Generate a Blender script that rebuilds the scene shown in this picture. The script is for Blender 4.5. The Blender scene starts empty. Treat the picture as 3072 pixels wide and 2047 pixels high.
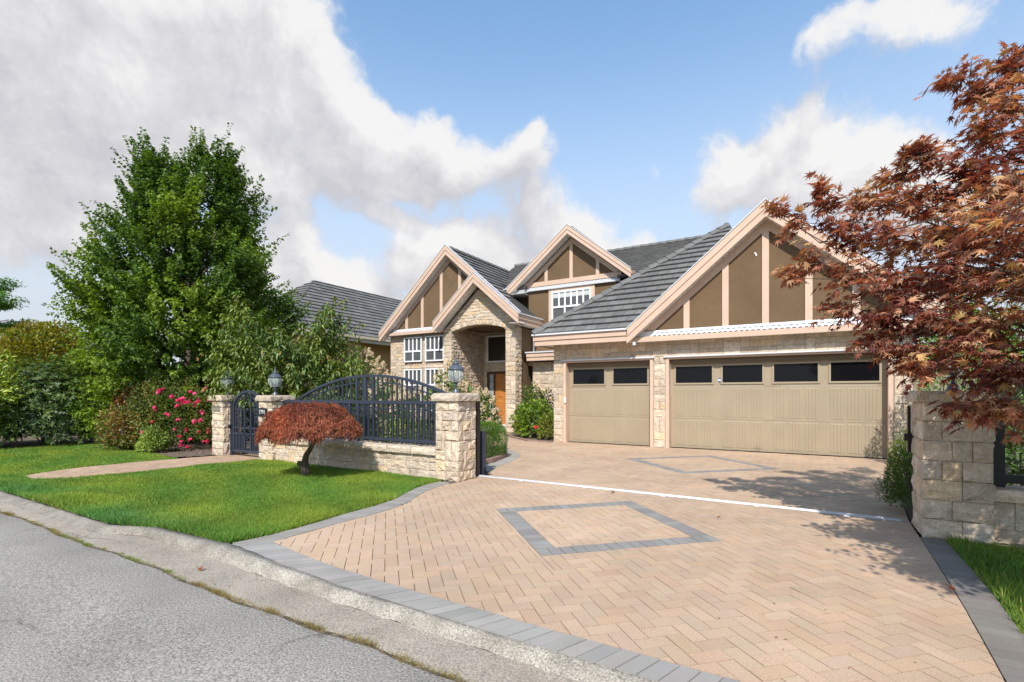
import bpy, math, random
import numpy as np
from mathutils import Vector, Matrix
R = math.radians
rng = random.Random(7)
nrng = np.random.default_rng(11)
scene = bpy.context.scene
COL = scene.collection

# ---------------------------------------------------------------- camera
# world axes: +X runs along the house front (to the right), +Y goes away from the street
FPX, CX, HY, CAMH = 1480.0, 1536.0, 1183.0, 1.46
YAW = R(30.8)
cam_d = bpy.data.cameras.new('camera')
cam = bpy.data.objects.new('camera', cam_d); COL.objects.link(cam)
cam.location = (0, 0, CAMH); cam.rotation_euler = (R(90), 0, YAW)
cam_d.sensor_width = 36; cam_d.lens = 36*FPX/3072
cam_d.shift_y = (HY-1023.5)/3072
cam_d.clip_start = 0.05; cam_d.clip_end = 3000
scene.camera = cam
CC, SS = math.cos(YAW), math.sin(YAW)
def proj(p):
    X = CC*p[0]+SS*p[1]; Y = -SS*p[0]+CC*p[1]
    if Y < 0.1: return None
    return (CX+FPX*X/Y, HY-FPX*(p[2]-CAMH)/Y, Y)
def ray(px, py):
    X = (px-CX)/FPX
    return Vector((CC*X-SS, SS*X+CC, -(py-HY)/FPX))
def at(px, py, Y):            # point of the place seen at a photo pixel, Y metres in front of the camera
    return ray(px, py)*Y + Vector((0, 0, CAMH))

# ---------------------------------------------------------------- sun, sky
SUN_AZ, SUN_EL = R(20), R(46)         # sun stands behind the camera, a little to the right
sd = bpy.data.lights.new('sun', 'SUN'); sd.energy = 4.1; sd.angle = R(0.55); sd.color = (1.0, 0.95, 0.872)
so = bpy.data.objects.new('sun', sd); COL.objects.link(so)
to_sun = Vector((math.sin(SUN_AZ)*math.cos(SUN_EL), -math.cos(SUN_AZ)*math.cos(SUN_EL), math.sin(SUN_EL)))
so.rotation_euler = to_sun.to_track_quat('Z', 'Y').to_euler()
so.location = to_sun*60
scene.view_settings.view_transform = 'Standard'
scene.view_settings.look = 'None'
scene.view_settings.exposure = 0.44
scene.view_settings.gamma = 1.0
scene.view_settings.use_curve_mapping = False
scene.render.engine = 'CYCLES'
scene.cycles.max_bounces = 8
scene.cycles.transparent_max_bounces = 12
scene.cycles.sample_clamp_indirect = 6.0

SKY_K = 0.145
def build_world():
    w = bpy.data.worlds.new('World'); scene.world = w; w.use_nodes = True
    nt = w.node_tree; nt.nodes.clear(); N = nt.nodes; L = nt.links
    out = N.new('ShaderNodeOutputWorld'); bg = N.new('ShaderNodeBackground')
    bg.inputs['Strength'].default_value = SKY_K
    L.new(bg.outputs[0], out.inputs[0])
    sky = N.new('ShaderNodeTexSky'); sky.sky_type = 'NISHITA'; sky.sun_disc = False
    sky.sun_elevation = SUN_EL; sky.sun_rotation = R(180)-SUN_AZ
    sky.altitude = 0; sky.air_density = 1.0; sky.dust_density = 0.4; sky.ozone_density = 2.2
    # group: density of cloud at (azimuth, elevation)
    g = bpy.data.node_groups.new('cloud_density', 'ShaderNodeTree')
    g.interface.new_socket('P', in_out='INPUT', socket_type='NodeSocketVector')
    g.interface.new_socket('D', in_out='OUTPUT', socket_type='NodeSocketFloat')
    gn, gl = g.nodes, g.links
    gi = gn.new('NodeGroupInput'); go = gn.new('NodeGroupOutput')
    def m(op, a, b=None, c=None):
        n = gn.new('ShaderNodeMath'); n.operation = op
        for i, v in enumerate((a, b, c)):
            if v is None: continue
            if isinstance(v, (int, float)): n.inputs[i].default_value = v
            else: gl.new(v, n.inputs[i])
        return n.outputs[0]
    def noise(scale, det, vec, rough=0.5):
        n = gn.new('ShaderNodeTexNoise'); n.inputs['Scale'].default_value = scale
        n.inputs['Detail'].default_value = det; n.inputs['Roughness'].default_value = rough
        gl.new(vec, n.inputs['Vector']); return n
    wn = noise(7.0, 3.0, gi.outputs[0])
    sub = gn.new('ShaderNodeVectorMath'); sub.operation = 'SUBTRACT'; gl.new(wn.outputs['Color'], sub.inputs[0]); sub.inputs[1].default_value = (.5, .5, .5)
    sc = gn.new('ShaderNodeVectorMath'); sc.operation = 'SCALE'; gl.new(sub.outputs[0], sc.inputs[0]); sc.inputs['Scale'].default_value = 0.10
    ad = gn.new('ShaderNodeVectorMath'); ad.operation = 'ADD'; gl.new(gi.outputs[0], ad.inputs[0]); gl.new(sc.outputs[0], ad.inputs[1])
    sep = gn.new('ShaderNodeSeparateXYZ'); gl.new(ad.outputs[0], sep.inputs[0])
    a, e = sep.outputs[0], sep.outputs[1]
    # cloud banks (photo pixel, half widths in degrees, weight)
    banks = [(40, 60, 12, 7, .85), (330, 150, 11, 9, 1.0), (620, 130, 8, 8.5, 1.0), (830, 90, 6, 6.5, 1.05), (950, 150, 3.6, 3.4, .85), (850, 250, 5, 4, .8),
             (250, 380, 11, 4.2, .82), (620, 400, 11, 4.6, .9), (900, 420, 9, 4.8, .95), (1080, 340, 5, 3, .8), (1150, 430, 7, 4, .95), (1330, 420, 4.6, 3.8, .95),
             (1600, 430, 3.0, 3.2, .95), (1500, 480, 5, 2.8, .8), (1180, 530, 11, 2.8, .95), (820, 520, 6, 2.2, .7), (120, 560, 6, 2.4, .6), (40, 660, 6, 7, 1.0), (330, 560, 5, 3, .7), (250, 640, 4, 3, .6),
             (1150, 640, 6, 1.5, .7), (860, 720, 4.6, 4.2, 1.05), (880, 900, 10, 3, .9), (1290, 750, 6.5, 3.8, 1.15), (1600, 640, 4.0, 4.0, 1.15), (1420, 720, 5, 3.8, 1.0), (1770, 680, 4.2, 3.6, 1.0),
             (1560, 820, 12, 3.4, 1.1), (1000, 860, 9, 3.4, 1.0), (1900, 760, 5, 2.6, .8), (2340, 420, 5.5, 4.2, 1.15), (2540, 480, 7, 4.4, 1.15), (2720, 560, 6, 4, 1.0), (2210, 500, 3.6, 3.0, .7), (1960, 500, 2.0, 2.2, .62), (2320, 580, 8, 3.6, .85), (2140, 400, 3, 2.4, .45),
             (2460, 130, 2.6, 2.4, .9), (2700, 40, 5.4, 2.6, .9), (2860, 60, 4, 2.4, .75), (2620, 220, 4, 1.2, .30), (2850, 640, 7, 6, .9)]
    tot = None
    for px, py, ra, re, wt in banks:
        d = ray(px, py).normalized(); a0 = math.atan2(d.x, d.y); e0 = math.asin(d.z)
        da = m('MULTIPLY', m('SUBTRACT', a, a0), 1/R(ra)); de = m('MULTIPLY', m('SUBTRACT', e, e0), 1/R(re))
        r2 = m('ADD', m('MULTIPLY', da, da), m('MULTIPLY', de, de))
        v = m('MULTIPLY', m('EXPONENT', m('MULTIPLY', r2, -1.35)), wt)
        tot = v if tot is None else m('MAXIMUM', tot, v) if False else m('ADD', tot, v)
    tot = m('MULTIPLY', m('MINIMUM', tot, 1.2), 1.08)
    # the rest of the sky carries the same broken cumulus
    far = noise(2.2, 5.0, gi.outputs[0], .55)
    out_of = m('ABSOLUTE', m('SUBTRACT', a, -YAW))
    rest = m('MULTIPLY', m('SMOOTH_MIN', m('MAXIMUM', m('SUBTRACT', out_of, R(48)), 0), .12, .02), 8.0)
    tot = m('ADD', tot, m('MULTIPLY', rest, m('SUBTRACT', m('MULTIPLY', far.outputs['Fac'], 2.0), .62)))
    n1 = noise(10.0, 9.0, ad.outputs[0], .62); n2 = noise(30.0, 6.0, ad.outputs[0], .65)
    tot = m('ADD', tot, m('MULTIPLY', m('SUBTRACT', n1.outputs['Fac'], .5), 1.95))
    tot = m('ADD', tot, m('MULTIPLY', m('SUBTRACT', n2.outputs['Fac'], .5), .62))
    gl.new(tot, go.inputs[0])
    # main tree
    def mm(op, a, b=None, c=None, clamp=False):
        n = N.new('ShaderNodeMath'); n.operation = op; n.use_clamp = clamp
        for i, v in enumerate((a, b, c)):
            if v is None: continue
            if isinstance(v, (int, float)): n.inputs[i].default_value = v
            else: L.new(v, n.inputs[i])
        return n.outputs[0]
    tc = N.new('ShaderNodeTexCoord'); nv = N.new('ShaderNodeVectorMath'); nv.operation = 'NORMALIZE'; L.new(tc.outputs['Generated'], nv.inputs[0])
    sp = N.new('ShaderNodeSeparateXYZ'); L.new(nv.outputs[0], sp.inputs[0])
    az = mm('ARCTAN2', sp.outputs[0], sp.outputs[1]); el = mm('ARCSINE', sp.outputs[2])
    def dens(daz, dele):
        cb = N.new('ShaderNodeCombineXYZ'); L.new(mm('ADD', az, daz), cb.inputs[0]); L.new(mm('ADD', el, dele), cb.inputs[1])
        gnode = N.new('ShaderNodeGroup'); gnode.node_tree = g; L.new(cb.outputs[0], gnode.inputs[0]); return gnode.outputs[0]
    D0 = dens(0, 0); D1 = dens(R(1.2), R(3.2))
    mr = N.new('ShaderNodeMapRange'); mr.interpolation_type = 'SMOOTHERSTEP'
    L.new(D0, mr.inputs['Value']); mr.inputs['From Min'].default_value = .34; mr.inputs['From Max'].default_value = 1.12
    mask = mm('MULTIPLY', mr.outputs[0], .96)
    bn = N.new('ShaderNodeTexNoise'); bn.inputs['Scale'].default_value = 4.2; bn.inputs['Detail'].default_value = 5; L.new(nv.outputs[0], bn.inputs['Vector'])
    lit = mm('ADD', .54, mm('ADD', mm('MULTIPLY', mm('SUBTRACT', D0, D1), .72), mm('MULTIPLY', mm('SUBTRACT', bn.outputs['Fac'], .5), 1.5)))
    thick = mm('MULTIPLY', mm('SUBTRACT', D0, .75), .16)
    lit = mm('SUBTRACT', lit, thick, clamp=True)
    ramp = N.new('ShaderNodeValToRGB'); L.new(lit, ramp.inputs[0])
    K = 1/SKY_K
    ramp.color_ramp.elements[0].position = .12; ramp.color_ramp.elements[0].color = (.455*K, .45*K, .475*K, 1)
    ramp.color_ramp.elements[1].position = .9; ramp.color_ramp.elements[1].color = (.69*K, .68*K, .67*K, 1)
    e = ramp.color_ramp.elements.new(.5); e.color = (.56*K, .553*K, .565*K, 1)
    # deepen the sky a little toward the photograph's blue, haze toward the horizon
    hz = N.new('ShaderNodeMapRange'); hz.clamp = True; L.new(el, hz.inputs['Value'])
    hz.inputs['From Min'].default_value = R(3); hz.inputs['From Max'].default_value = R(40); hz.interpolation_type = 'SMOOTHSTEP'
    tint = N.new('ShaderNodeMixRGB'); tint.inputs[1].default_value = (.51*K, .55*K, .61*K, 1)
    hs = N.new('ShaderNodeHueSaturation'); hs.inputs['Saturation'].default_value = 1.02; hs.inputs['Value'].default_value = 1.42
    L.new(sky.outputs[0], hs.inputs['Color']); cy = N.new('ShaderNodeMixRGB'); cy.blend_type = 'MULTIPLY'; cy.inputs[0].default_value = 1; cy.inputs[2].default_value = (.86, 1.02, 1.0, 1); L.new(hs.outputs[0], cy.inputs[1]); L.new(cy.outputs[0], tint.inputs[2]); L.new(mm('MULTIPLY', hz.outputs[0], .92), tint.inputs[0])
    mix = N.new('ShaderNodeMixRGB'); L.new(mask, mix.inputs[0]); L.new(tint.outputs[0], mix.inputs[1]); L.new(ramp.outputs[0], mix.inputs[2])
    L.new(mix.outputs[0], bg.inputs['Color'])
    w.cycles.sampling_method = 'MANUAL'; w.cycles.sample_map_resolution = 512
build_world()

# ---------------------------------------------------------------- materials
MATS = {}
def mat(name, col, rough=0.7, var=0.12, vscale=6.0, bump=0.0, bscale=40.0, metal=0.0, spec=0.4, fine=0.0, fscale=200.0,
        trans=0.0, transcol=None, stain=None, aniso=None, big=None):
    if name in MATS: return MATS[name]
    m = bpy.data.materials.new(name); MATS[name] = m; m.use_nodes = True
    nt = m.node_tree; N = nt.nodes; L = nt.links
    b = N['Principled BSDF']; out = N['Material Output']
    b.inputs['Roughness'].default_value = rough; b.inputs['Metallic'].default_value = metal
    b.inputs['Specular IOR Level'].default_value = spec
    geo = N.new('ShaderNodeNewGeometry')
    pos = geo.outputs['Position']
    if aniso:
        mp = N.new('ShaderNodeMapping'); mp.inputs['Scale'].default_value = aniso; L.new(pos, mp.inputs[0]); pos = mp.outputs[0]
    at_ = N.new('ShaderNodeAttribute'); at_.attribute_name = 'tint'
    base = N.new('ShaderNodeMixRGB'); base.blend_type = 'MULTIPLY'; base.inputs[0].default_value = 1
    base.inputs[1].default_value = (*col, 1); L.new(at_.outputs['Color'], base.inputs[2])
    c = base.outputs[0]
    def vary(c, scale, amt, detail=4, seed=0.0):
        n = N.new('ShaderNodeTexNoise'); n.inputs['Scale'].default_value = scale; n.inputs['Detail'].default_value = detail
        n.inputs['Roughness'].default_value = .6
        L.new(pos, n.inputs['Vector'])
        r = N.new('ShaderNodeMapRange'); L.new(n.outputs['Fac'], r.inputs['Value'])
        r.inputs['From Min'].default_value = .25; r.inputs['From Max'].default_value = .75
        r.inputs['To Min'].default_value = 1-amt; r.inputs['To Max'].default_value = 1+amt
        mx = N.new('ShaderNodeMixRGB'); mx.blend_type = 'MULTIPLY'; mx.inputs[0].default_value = 1
        L.new(c, mx.inputs[1]); L.new(r.outputs[0], mx.inputs[2]); return mx.outputs[0]
    if var: c = vary(c, vscale, var)
    if fine: c = vary(c, fscale, fine, 2)
    if big: c = vary(c, big[0], big[1], 3)
    if stain:
        scol, sscale, lo, hi = stain
        n = N.new('ShaderNodeTexNoise'); n.inputs['Scale'].default_value = sscale; n.inputs['Detail'].default_value = 6; L.new(geo.outputs['Position'], n.inputs['Vector'])
        r = N.new('ShaderNodeMapRange'); L.new(n.outputs['Fac'], r.inputs['Value']); r.inputs['From Min'].default_value = lo; r.inputs['From Max'].default_value = hi
        mx = N.new('ShaderNodeMixRGB'); L.new(r.outputs[0], mx.inputs[0]); L.new(c, mx.inputs[1]); mx.inputs[2].default_value = (*scol, 1); c = mx.outputs[0]
    L.new(c, b.inputs['Base Color'])
    if bump:
        n = N.new('ShaderNodeTexNoise'); n.inputs['Scale'].default_value = bscale; n.inputs['Detail'].default_value = 5; L.new(pos, n.inputs['Vector'])
        bp = N.new('ShaderNodeBump'); bp.inputs['Strength'].default_value = bump; bp.inputs['Distance'].default_value = .02
        L.new(n.outputs['Fac'], bp.inputs['Height']); L.new(bp.outputs[0], b.inputs['Normal'])
    if trans:
        t = N.new('ShaderNodeBsdfTranslucent')
        tm = N.new('ShaderNodeMixRGB'); tm.blend_type = 'MULTIPLY'; tm.inputs[0].default_value = 1; L.new(c, tm.inputs[1])
        tm.inputs[2].default_value = (*(transcol or (1, 1, 1)), 1); L.new(tm.outputs[0], t.inputs[0])
        ms = N.new('ShaderNodeMixShader'); ms.inputs[0].default_value = trans; L.new(b.outputs[0], ms.inputs[1]); L.new(t.outputs[0], ms.inputs[2])
        L.new(ms.outputs[0], out.inputs[0])
    return m
def glass_mat(name, col, rough=0.03, spec=0.5):
    m = mat(name, col, rough, 0, spec=spec); return m
def clear_glass(name, col, fac):
    if name in MATS: return MATS[name]
    m = bpy.data.materials.new(name); MATS[name] = m; m.use_nodes = True
    nt = m.node_tree; N = nt.nodes; L = nt.links; b = N['Principled BSDF']; out = N['Material Output']
    b.inputs['Base Color'].default_value = (*col, 1); b.inputs['Roughness'].default_value = .08
    t = N.new('ShaderNodeBsdfTransparent'); t.inputs[0].default_value = (.93, .96, .98, 1)
    ms = N.new('ShaderNodeMixShader'); ms.inputs[0].default_value = fac
    L.new(t.outputs[0], ms.inputs[1]); L.new(b.outputs[0], ms.inputs[2]); L.new(ms.outputs[0], out.inputs[0]); return m

STONE = mat('split_face_stone', (.58, .480, .372), .88, .26, 11, 1.0, 34, fine=.24, fscale=85, stain=((.44, .34, .23), 5.0, .62, .95))
MORTAR = mat('stone_mortar', (.40, .335, .255), .9, .15, 12, .2, 80)
STUCCO = mat('brown_stucco', (.152, .097, .051), .9, .16, 1.2, .45, 70, fine=.12, fscale=90, stain=((.105, .072, .042), 1.7, .58, .9))
TRIM = mat('peach_trim_paint', (.60, .43, .325), .55, .08, 2.2, .03, 30)
WHITE = mat('white_paint', (.80, .80, .79), .4, .04, 8)
DOORP = mat('garage_door_paint', (.345, .278, .190), .5, .06, 1.6, .04, 40, stain=((.16, .13, .09), 2.2, .66, .95))
DOORDK = mat('garage_header_brown_and_shade', (.155, .115, .075), .6, .06, 3)  # dark brown that also carries the shade below the door head
TILE = mat('concrete_roof_tile', (.150, .146, .140), .8, .16, 2.5, .35, 90, fine=.14, fscale=160)
PAVER = mat('buff_paver', (.448, .320, .220), .85, .10, 1.2, .25, 140, fine=.26, fscale=130, big=(.5, .17), stain=((.31, .225, .15), 1.3, .66, 1.0))
GREYP = mat('grey_paver', (.298, .276, .252), .85, .14, 2.0, .25, 140, fine=.14, fscale=260)
REDP = mat('dull_red_paver', (.30, .19, .155), .85, .12, 4, .25, 140, fine=.12, fscale=260)
SAND = mat('joint_sand', (.21, .15, .095), .95, .2, 10)
IRON = mat('blue_grey_iron_paint', (.030, .038, .058), .42, .08, 6, spec=.5)
BLACK = mat('black_metal_paint', (.012, .013, .016), .4, .05, 6)
LAMP = mat('lantern_metal', (.105, .120, .145), .38, .15, 12, metal=.35)
GLASSD = glass_mat('dark_window_glass', (.006, .0065, .008), .03, .22)
GLASSH = glass_mat('house_window_glass', (.085, .09, .095), .04, .5)
LGLASS = clear_glass('lantern_glass', (.75, .82, .85), .24)
WOOD = mat('varnished_door_wood', (.44, .17, .040), .32, .35, 5, aniso=(14, 14, 1.2), spec=.5)
SOIL = mat('garden_soil', (.13, .098, .072), .95, .35, 9, .6, 40, fine=.25, fscale=90)
BARK = mat('bark', (.105, .082, .064), .9, .3, 14, .7, 60)
BARKD = mat('dark_bark', (.105, .080, .062), .9, .3, 18, .8, 70)
OCHRE = mat('ochre_stucco', (.46, .255, .098), .9, .10, 3, .3, 120)
METALW = mat('white_metal', (.66, .665, .69), .32, .04, 8, metal=.1)

# ---------------------------------------------------------------- mesh helpers
def mesh_from(name, verts, faces, tints=None, smooth=False):
    me = bpy.data.meshes.new(name)
    me.from_pydata([tuple(v) for v in verts], [], faces)
    a = me.attributes.new('tint', 'FLOAT_COLOR', 'FACE')
    n = len(me.polygons)
    if tints is None: arr = np.ones((n, 4), np.float32)
    else:
        arr = np.ones((n, 4), np.float32); arr[:, :3] = np.asarray(tints, np.float32).reshape(-1, 3)
    a.data.foreach_set('color', arr.ravel())
    if smooth: me.polygons.foreach_set('use_smooth', [True]*n)
    return me
LOCS = {}
def link(o, parent=None):
    COL.objects.link(o)
    if parent is not None:
        o.parent = parent
        l = LOCS.get(parent.name)
        if l is not None: o.matrix_parent_inverse = Matrix.Translation(-l)
def tag(o, label=None, cat=None, group=None, kind=None):
    if label: o['label'] = label
    if cat: o['category'] = cat
    if group: o['group'] = group
    if kind: o['kind'] = kind
    return o
def thing(name, label, cat, loc=(0, 0, 0), group=None, kind=None):   # children keep world coordinates
    o = bpy.data.objects.new(name, None); COL.objects.link(o); o.location = loc; o.empty_display_size = .2
    LOCS[o.name] = Vector(loc)
    return tag(o, label, cat, group, kind)
def local_thing(name, label, cat, loc, group=None):                   # children in local coordinates: copyable
    o = bpy.data.objects.new(name, None); COL.objects.link(o); o.location = loc; o.empty_display_size = .2
    return tag(o, label, cat, group)
def copy_thing(src, loc, label, rotz=None):
    def rec(o, p):
        c = o.copy(); COL.objects.link(c)
        if p is not None: c.parent = p
        for ch in [x for x in KIDS.get(o.name, [])]:
            KIDS.setdefault(c.name, []).append(rec(ch, c))
        return c
    c = rec(src, None); c.location = loc
    if rotz is not None: c.rotation_euler = (0, 0, rotz)
    c['label'] = label; return c
KIDS = {}
class MB:
    def __init__(s): s.v = []; s.f = []; s.t = []
    def add(s, verts, faces, tint=(1, 1, 1)):
        k = len(s.v); s.v += [tuple(v) for v in verts]
        s.f += [tuple(i+k for i in f) for f in faces]; s.t += [tint]*len(faces); return s
    def box(s, x0, x1, y0, y1, z0, z1, tint=(1, 1, 1)):
        return s.add([(x0, y0, z0), (x1, y0, z0), (x1, y1, z0), (x0, y1, z0), (x0, y0, z1), (x1, y0, z1), (x1, y1, z1), (x0, y1, z1)],
                     [(0, 3, 2, 1), (4, 5, 6, 7), (0, 1, 5, 4), (1, 2, 6, 5), (2, 3, 7, 6), (3, 0, 4, 7)], tint)
    def prism_y(s, poly, y0, y1, tint=(1, 1, 1)):       # poly in (x, z)
        n = len(poly)
        return s.add([(x, y0, z) for x, z in poly]+[(x, y1, z) for x, z in poly],
                     [tuple(range(n)), tuple(range(2*n-1, n-1, -1))]+[(i, i+n, (i+1) % n+n, (i+1) % n) for i in range(n)], tint)
    def prism_x(s, poly, x0, x1, tint=(1, 1, 1)):       # poly in (y, z)
        n = len(poly)
        return s.add([(x0, y, z) for y, z in poly]+[(x1, y, z) for y, z in poly],
                     [tuple(range(n)), tuple(range(2*n-1, n-1, -1))]+[(i, i+n, (i+1) % n+n, (i+1) % n) for i in range(n)], tint)
    def prism_z(s, poly, z0, z1, tint=(1, 1, 1)):
        n = len(poly)
        return s.add([(x, y, z0) for x, y in poly]+[(x, y, z1) for x, y in poly],
                     [tuple(range(n-1, -1, -1)), tuple(range(n, 2*n))]+[(i, (i+1) % n, (i+1) % n+n, i+n) for i in range(n)], tint)
    def tube(s, pts, rad, n=6, tint=(1, 1, 1), cap=True):
        pts = [Vector(p) for p in pts]
        if not hasattr(rad, '__len__'): rad = [rad]*len(pts)
        ref = Vector((0, 0, 1)); vs = []; prev = None
        for i, p in enumerate(pts):
            d = (pts[min(i+1, len(pts)-1)]-pts[max(i-1, 0)]).normalized()
            if prev is None:
                x = d.cross(ref)
                if x.length < .1: x = d.cross(Vector((1, 0, 0)))
            else:
                x = prev - d*prev.dot(d)
            x.normalize(); prev = x; y = d.cross(x)
            for k in range(n):
                a = 2*math.pi*k/n; vs.append(p+(x*math.cos(a)+y*math.sin(a))*rad[i])
        fs = []
        for i in range(len(pts)-1):
            for k in range(n):
                fs.append((i*n+k, i*n+(k+1) % n, (i+1)*n+(k+1) % n, (i+1)*n+k))
        if cap: fs += [tuple(range(n-1, -1, -1)), tuple(range((len(pts)-1)*n, len(pts)*n))]
        return s.add(vs, fs, tint)
    def lathe(s, prof, c=(0, 0, 0), n=12, tint=(1, 1, 1)):      # prof (r, z)
        vs = []; fs = []
        for r, z in prof:
            for k in range(n):
                a = 2*math.pi*k/n; vs.append((c[0]+r*math.cos(a), c[1]+r*math.sin(a), c[2]+z))
        for i in range(len(prof)-1):
            for k in range(n): fs.append((i*n+k, i*n+(k+1) % n, (i+1)*n+(k+1) % n, (i+1)*n+k))
        fs += [tuple(range(n-1, -1, -1)), tuple(range((len(prof)-1)*n, len(prof)*n))]
        return s.add(vs, fs, tint)
    def build(s, name, m, parent=None, smooth=False, label=None, kind=None):
        o = bpy.data.objects.new(name, mesh_from(name, s.v, s.f, s.t, smooth)); o.data.materials.append(m); link(o, parent)
        if parent is not None: KIDS.setdefault(parent.name, []).append(o)
        if label: o['label'] = label
        if kind: o['kind'] = kind
        return o
def box_part(name, parent, m, *b, label=None):
    return MB().box(*b).build(name, m, parent, label=label)

def clip(poly, hps):
    for nx, ny, d in hps:
        out = []
        for i in range(len(poly)):
            p, q = poly[i], poly[(i+1) % len(poly)]
            dp = nx*p[0]+ny*p[1]-d; dq = nx*q[0]+ny*q[1]-d
            if dp <= 0: out.append(p)
            if dp*dq < 0:
                t = dp/(dp-dq); out.append((p[0]+(q[0]-p[0])*t, p[1]+(q[1]-p[1])*t))
        poly = out
        if len(poly) < 3: return []
    return poly
def area(poly):
    return sum(poly[i][0]*poly[(i+1) % len(poly)][1]-poly[(i+1) % len(poly)][0]*poly[i][1] for i in range(len(poly)))/2
def halfplanes(poly):
    if area(poly) < 0: poly = poly[::-1]
    hp = []
    for i in range(len(poly)):
        p, q = poly[i], poly[(i+1) % len(poly)]
        dx, dy = q[0]-p[0], q[1]-p[1]; l = math.hypot(dx, dy)
        if l < 1e-6: continue
        nx, ny = dy/l, -dx/l; hp.append((nx, ny, nx*p[0]+ny*p[1]))
    return hp
def inside(pt, poly):
    x, y = pt; r = False; j = len(poly)-1
    for i in range(len(poly)):
        xi, yi = poly[i]; xj, yj = poly[j]
        if (yi > y) != (yj > y) and x < (xj-xi)*(y-yi)/(yj-yi)+xi: r = not r
        j = i
    return r
def inset(poly, g):
    if area(poly) < 0: poly = poly[::-1]
    c = clip(poly, [(nx, ny, d-g) for nx, ny, d in halfplanes(poly)])
    return c
def clean(poly, eps=.004):
    out = []
    for p in poly:
        if not out or math.hypot(p[0]-out[-1][0], p[1]-out[-1][1]) > eps: out.append(p)
    if len(out) > 1 and math.hypot(out[0][0]-out[-1][0], out[0][1]-out[-1][1]) <= eps: out.pop()
    return out
class Frame:
    def __init__(s, O, U, V): s.O = Vector(O); s.U = Vector(U).normalized(); s.V = Vector(V).normalized(); s.N = s.U.cross(s.V)
    def p(s, a, b, n=0): return s.O+s.U*a+s.V*b+s.N*n

def emit(pieces, name, m, limit=300):
    """pieces: (verts, faces, tint, parent[, material]).  The largest in view become parts, the rest joined per parent."""
    sc = []
    for i, pc in enumerate(pieces):
        c = Vector((0, 0, 0))
        for v in pc[0]: c += Vector(v)
        c /= len(pc[0]); q = proj(c)
        ok = q and -40 < q[0] < 3112 and -40 < q[1] < 2090
        ext = max((Vector(v)-c).length for v in pc[0])
        sc.append((-(ext/q[2]) if ok else 1, i))
    sc.sort(); top = {i for s, i in sc[:limit] if s < 0}
    rest = {}
    for i, pc in enumerate(pieces):
        mm = pc[4] if len(pc) > 4 else m
        if i in top:
            MB().add(pc[0], pc[1], pc[2]).build(name, mm, pc[3])
        else:
            rest.setdefault((pc[3].name if pc[3] else '', mm.name), (MB(), pc[3], mm))[0].add(pc[0], pc[1], pc[2])
    for b, par, mm in rest.values(): b.build(name, mm, par, kind='stuff')

# --- stones
PAL = [(1, 1, 1), (1.06, 1.03, .99), (.94, .93, .94), (1.10, 1.0, .84), (.88, .85, .82), (1.06, 1.06, 1.05), (.97, .93, .87), (1.03, .97, .93)]
def stone_tint(r):
    p = r.choice(PAL); k = r.uniform(.86, 1.1); return tuple(c*k for c in p)
def stone_piece(poly, fr, depth, bulge, r, gap=.0035, base=-.012):
    poly = clean(inset(clean(poly), gap))
    if len(poly) < 3 or area(poly) < .0012: return None
    out = []
    n = len(poly)
    for i in range(n):
        p, q = poly[i], poly[(i+1) % n]; out.append(p); out.append(((p[0]+q[0])/2, (p[1]+q[1])/2))
    m = len(out); cx = sum(p[0] for p in out)/m; cy = sum(p[1] for p in out)/m
    vs = [fr.p(a, b, base) for a, b in out]
    vs += [fr.p(a, b, depth*r.uniform(.86, 1.0)) for a, b in out]
    k = r.uniform(.68, .84)
    vs += [fr.p(cx+(a-cx)*(k+r.uniform(-.1, .1)), cy+(b-cy)*(k+r.uniform(-.1, .1)), depth+bulge*r.uniform(-.25, 1)) for a, b in out]
    vs.append(fr.p(cx+r.uniform(-.2, .2)*(poly[1][0]-poly[0][0]), cy, depth+bulge*r.uniform(.1, 1)))
    fs = []
    for i in range(m):
        j = (i+1) % m
        fs.append((i, j, m+j, m+i)); fs.append((m+i, m+j, 2*m+j, 2*m+i)); fs.append((2*m+i, 2*m+j, 3*m))
    return vs, fs, stone_tint(r)
def ashlar(W, H, cw, ch, r, wmax=3, hmax=2, tall=.22, wch=None):
    """random ashlar layout: list of rectangles (a0,b0,a1,b1) that fills W x H"""
    nx = max(1, round(W/cw)); ny = max(1, round(H/ch)); cw = W/nx; ch = H/ny
    occ = [[False]*nx for _ in range(ny)]; out = []
    for j in range(ny):
        i = 0
        while i < nx:
            if occ[j][i]: i += 1; continue
            h = 2 if (hmax > 1 and j+1 < ny and r.random() < tall) else 1
            w = r.choice([1, 2, 2, 3][:wmax+1]) if h == 1 else r.choice([1, 1, 2])
            w = min(w, wmax)
            if wch: w = r.choice(wch) if h == 1 else min(wch)
            if wch and nx-i-w in (1,): w += 1
            k = 0
            while k < w and i+k < nx and not occ[j][i+k] and (h == 1 or not occ[j+1][i+k]): k += 1
            if nx-(i+k) == 0 or True: w = max(1, k)
            for jj in range(j, j+h):
                for ii in range(i, i+w): occ[jj][ii] = True
            out.append((i*cw, j*ch, (i+w)*cw, (j+h)*ch)); i += w
    return out
def stone_face(fr, W, H, parent, r, cw=.17, ch=.15, depth=.018, bulge=.016, mask=None, keep=None, wmax=3, hmax=2, tall=.22, gap=.0035, wch=None):
    """mask: list of half planes to clip against; keep(rect)->poly or None for holes"""
    res = []
    for a0, b0, a1, b1 in ashlar(W, H, cw, ch, r, wmax, hmax, tall, wch):
        poly = [(a0, b0), (a1, b0), (a1, b1), (a0, b1)]
        if mask: poly = clip(poly, mask)
        if poly and keep: poly = keep(poly)
        if not poly or len(poly) < 3: continue
        s = stone_piece(poly, fr, depth, bulge, r, gap)
        if s: res.append((*s, parent))
    return res

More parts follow.
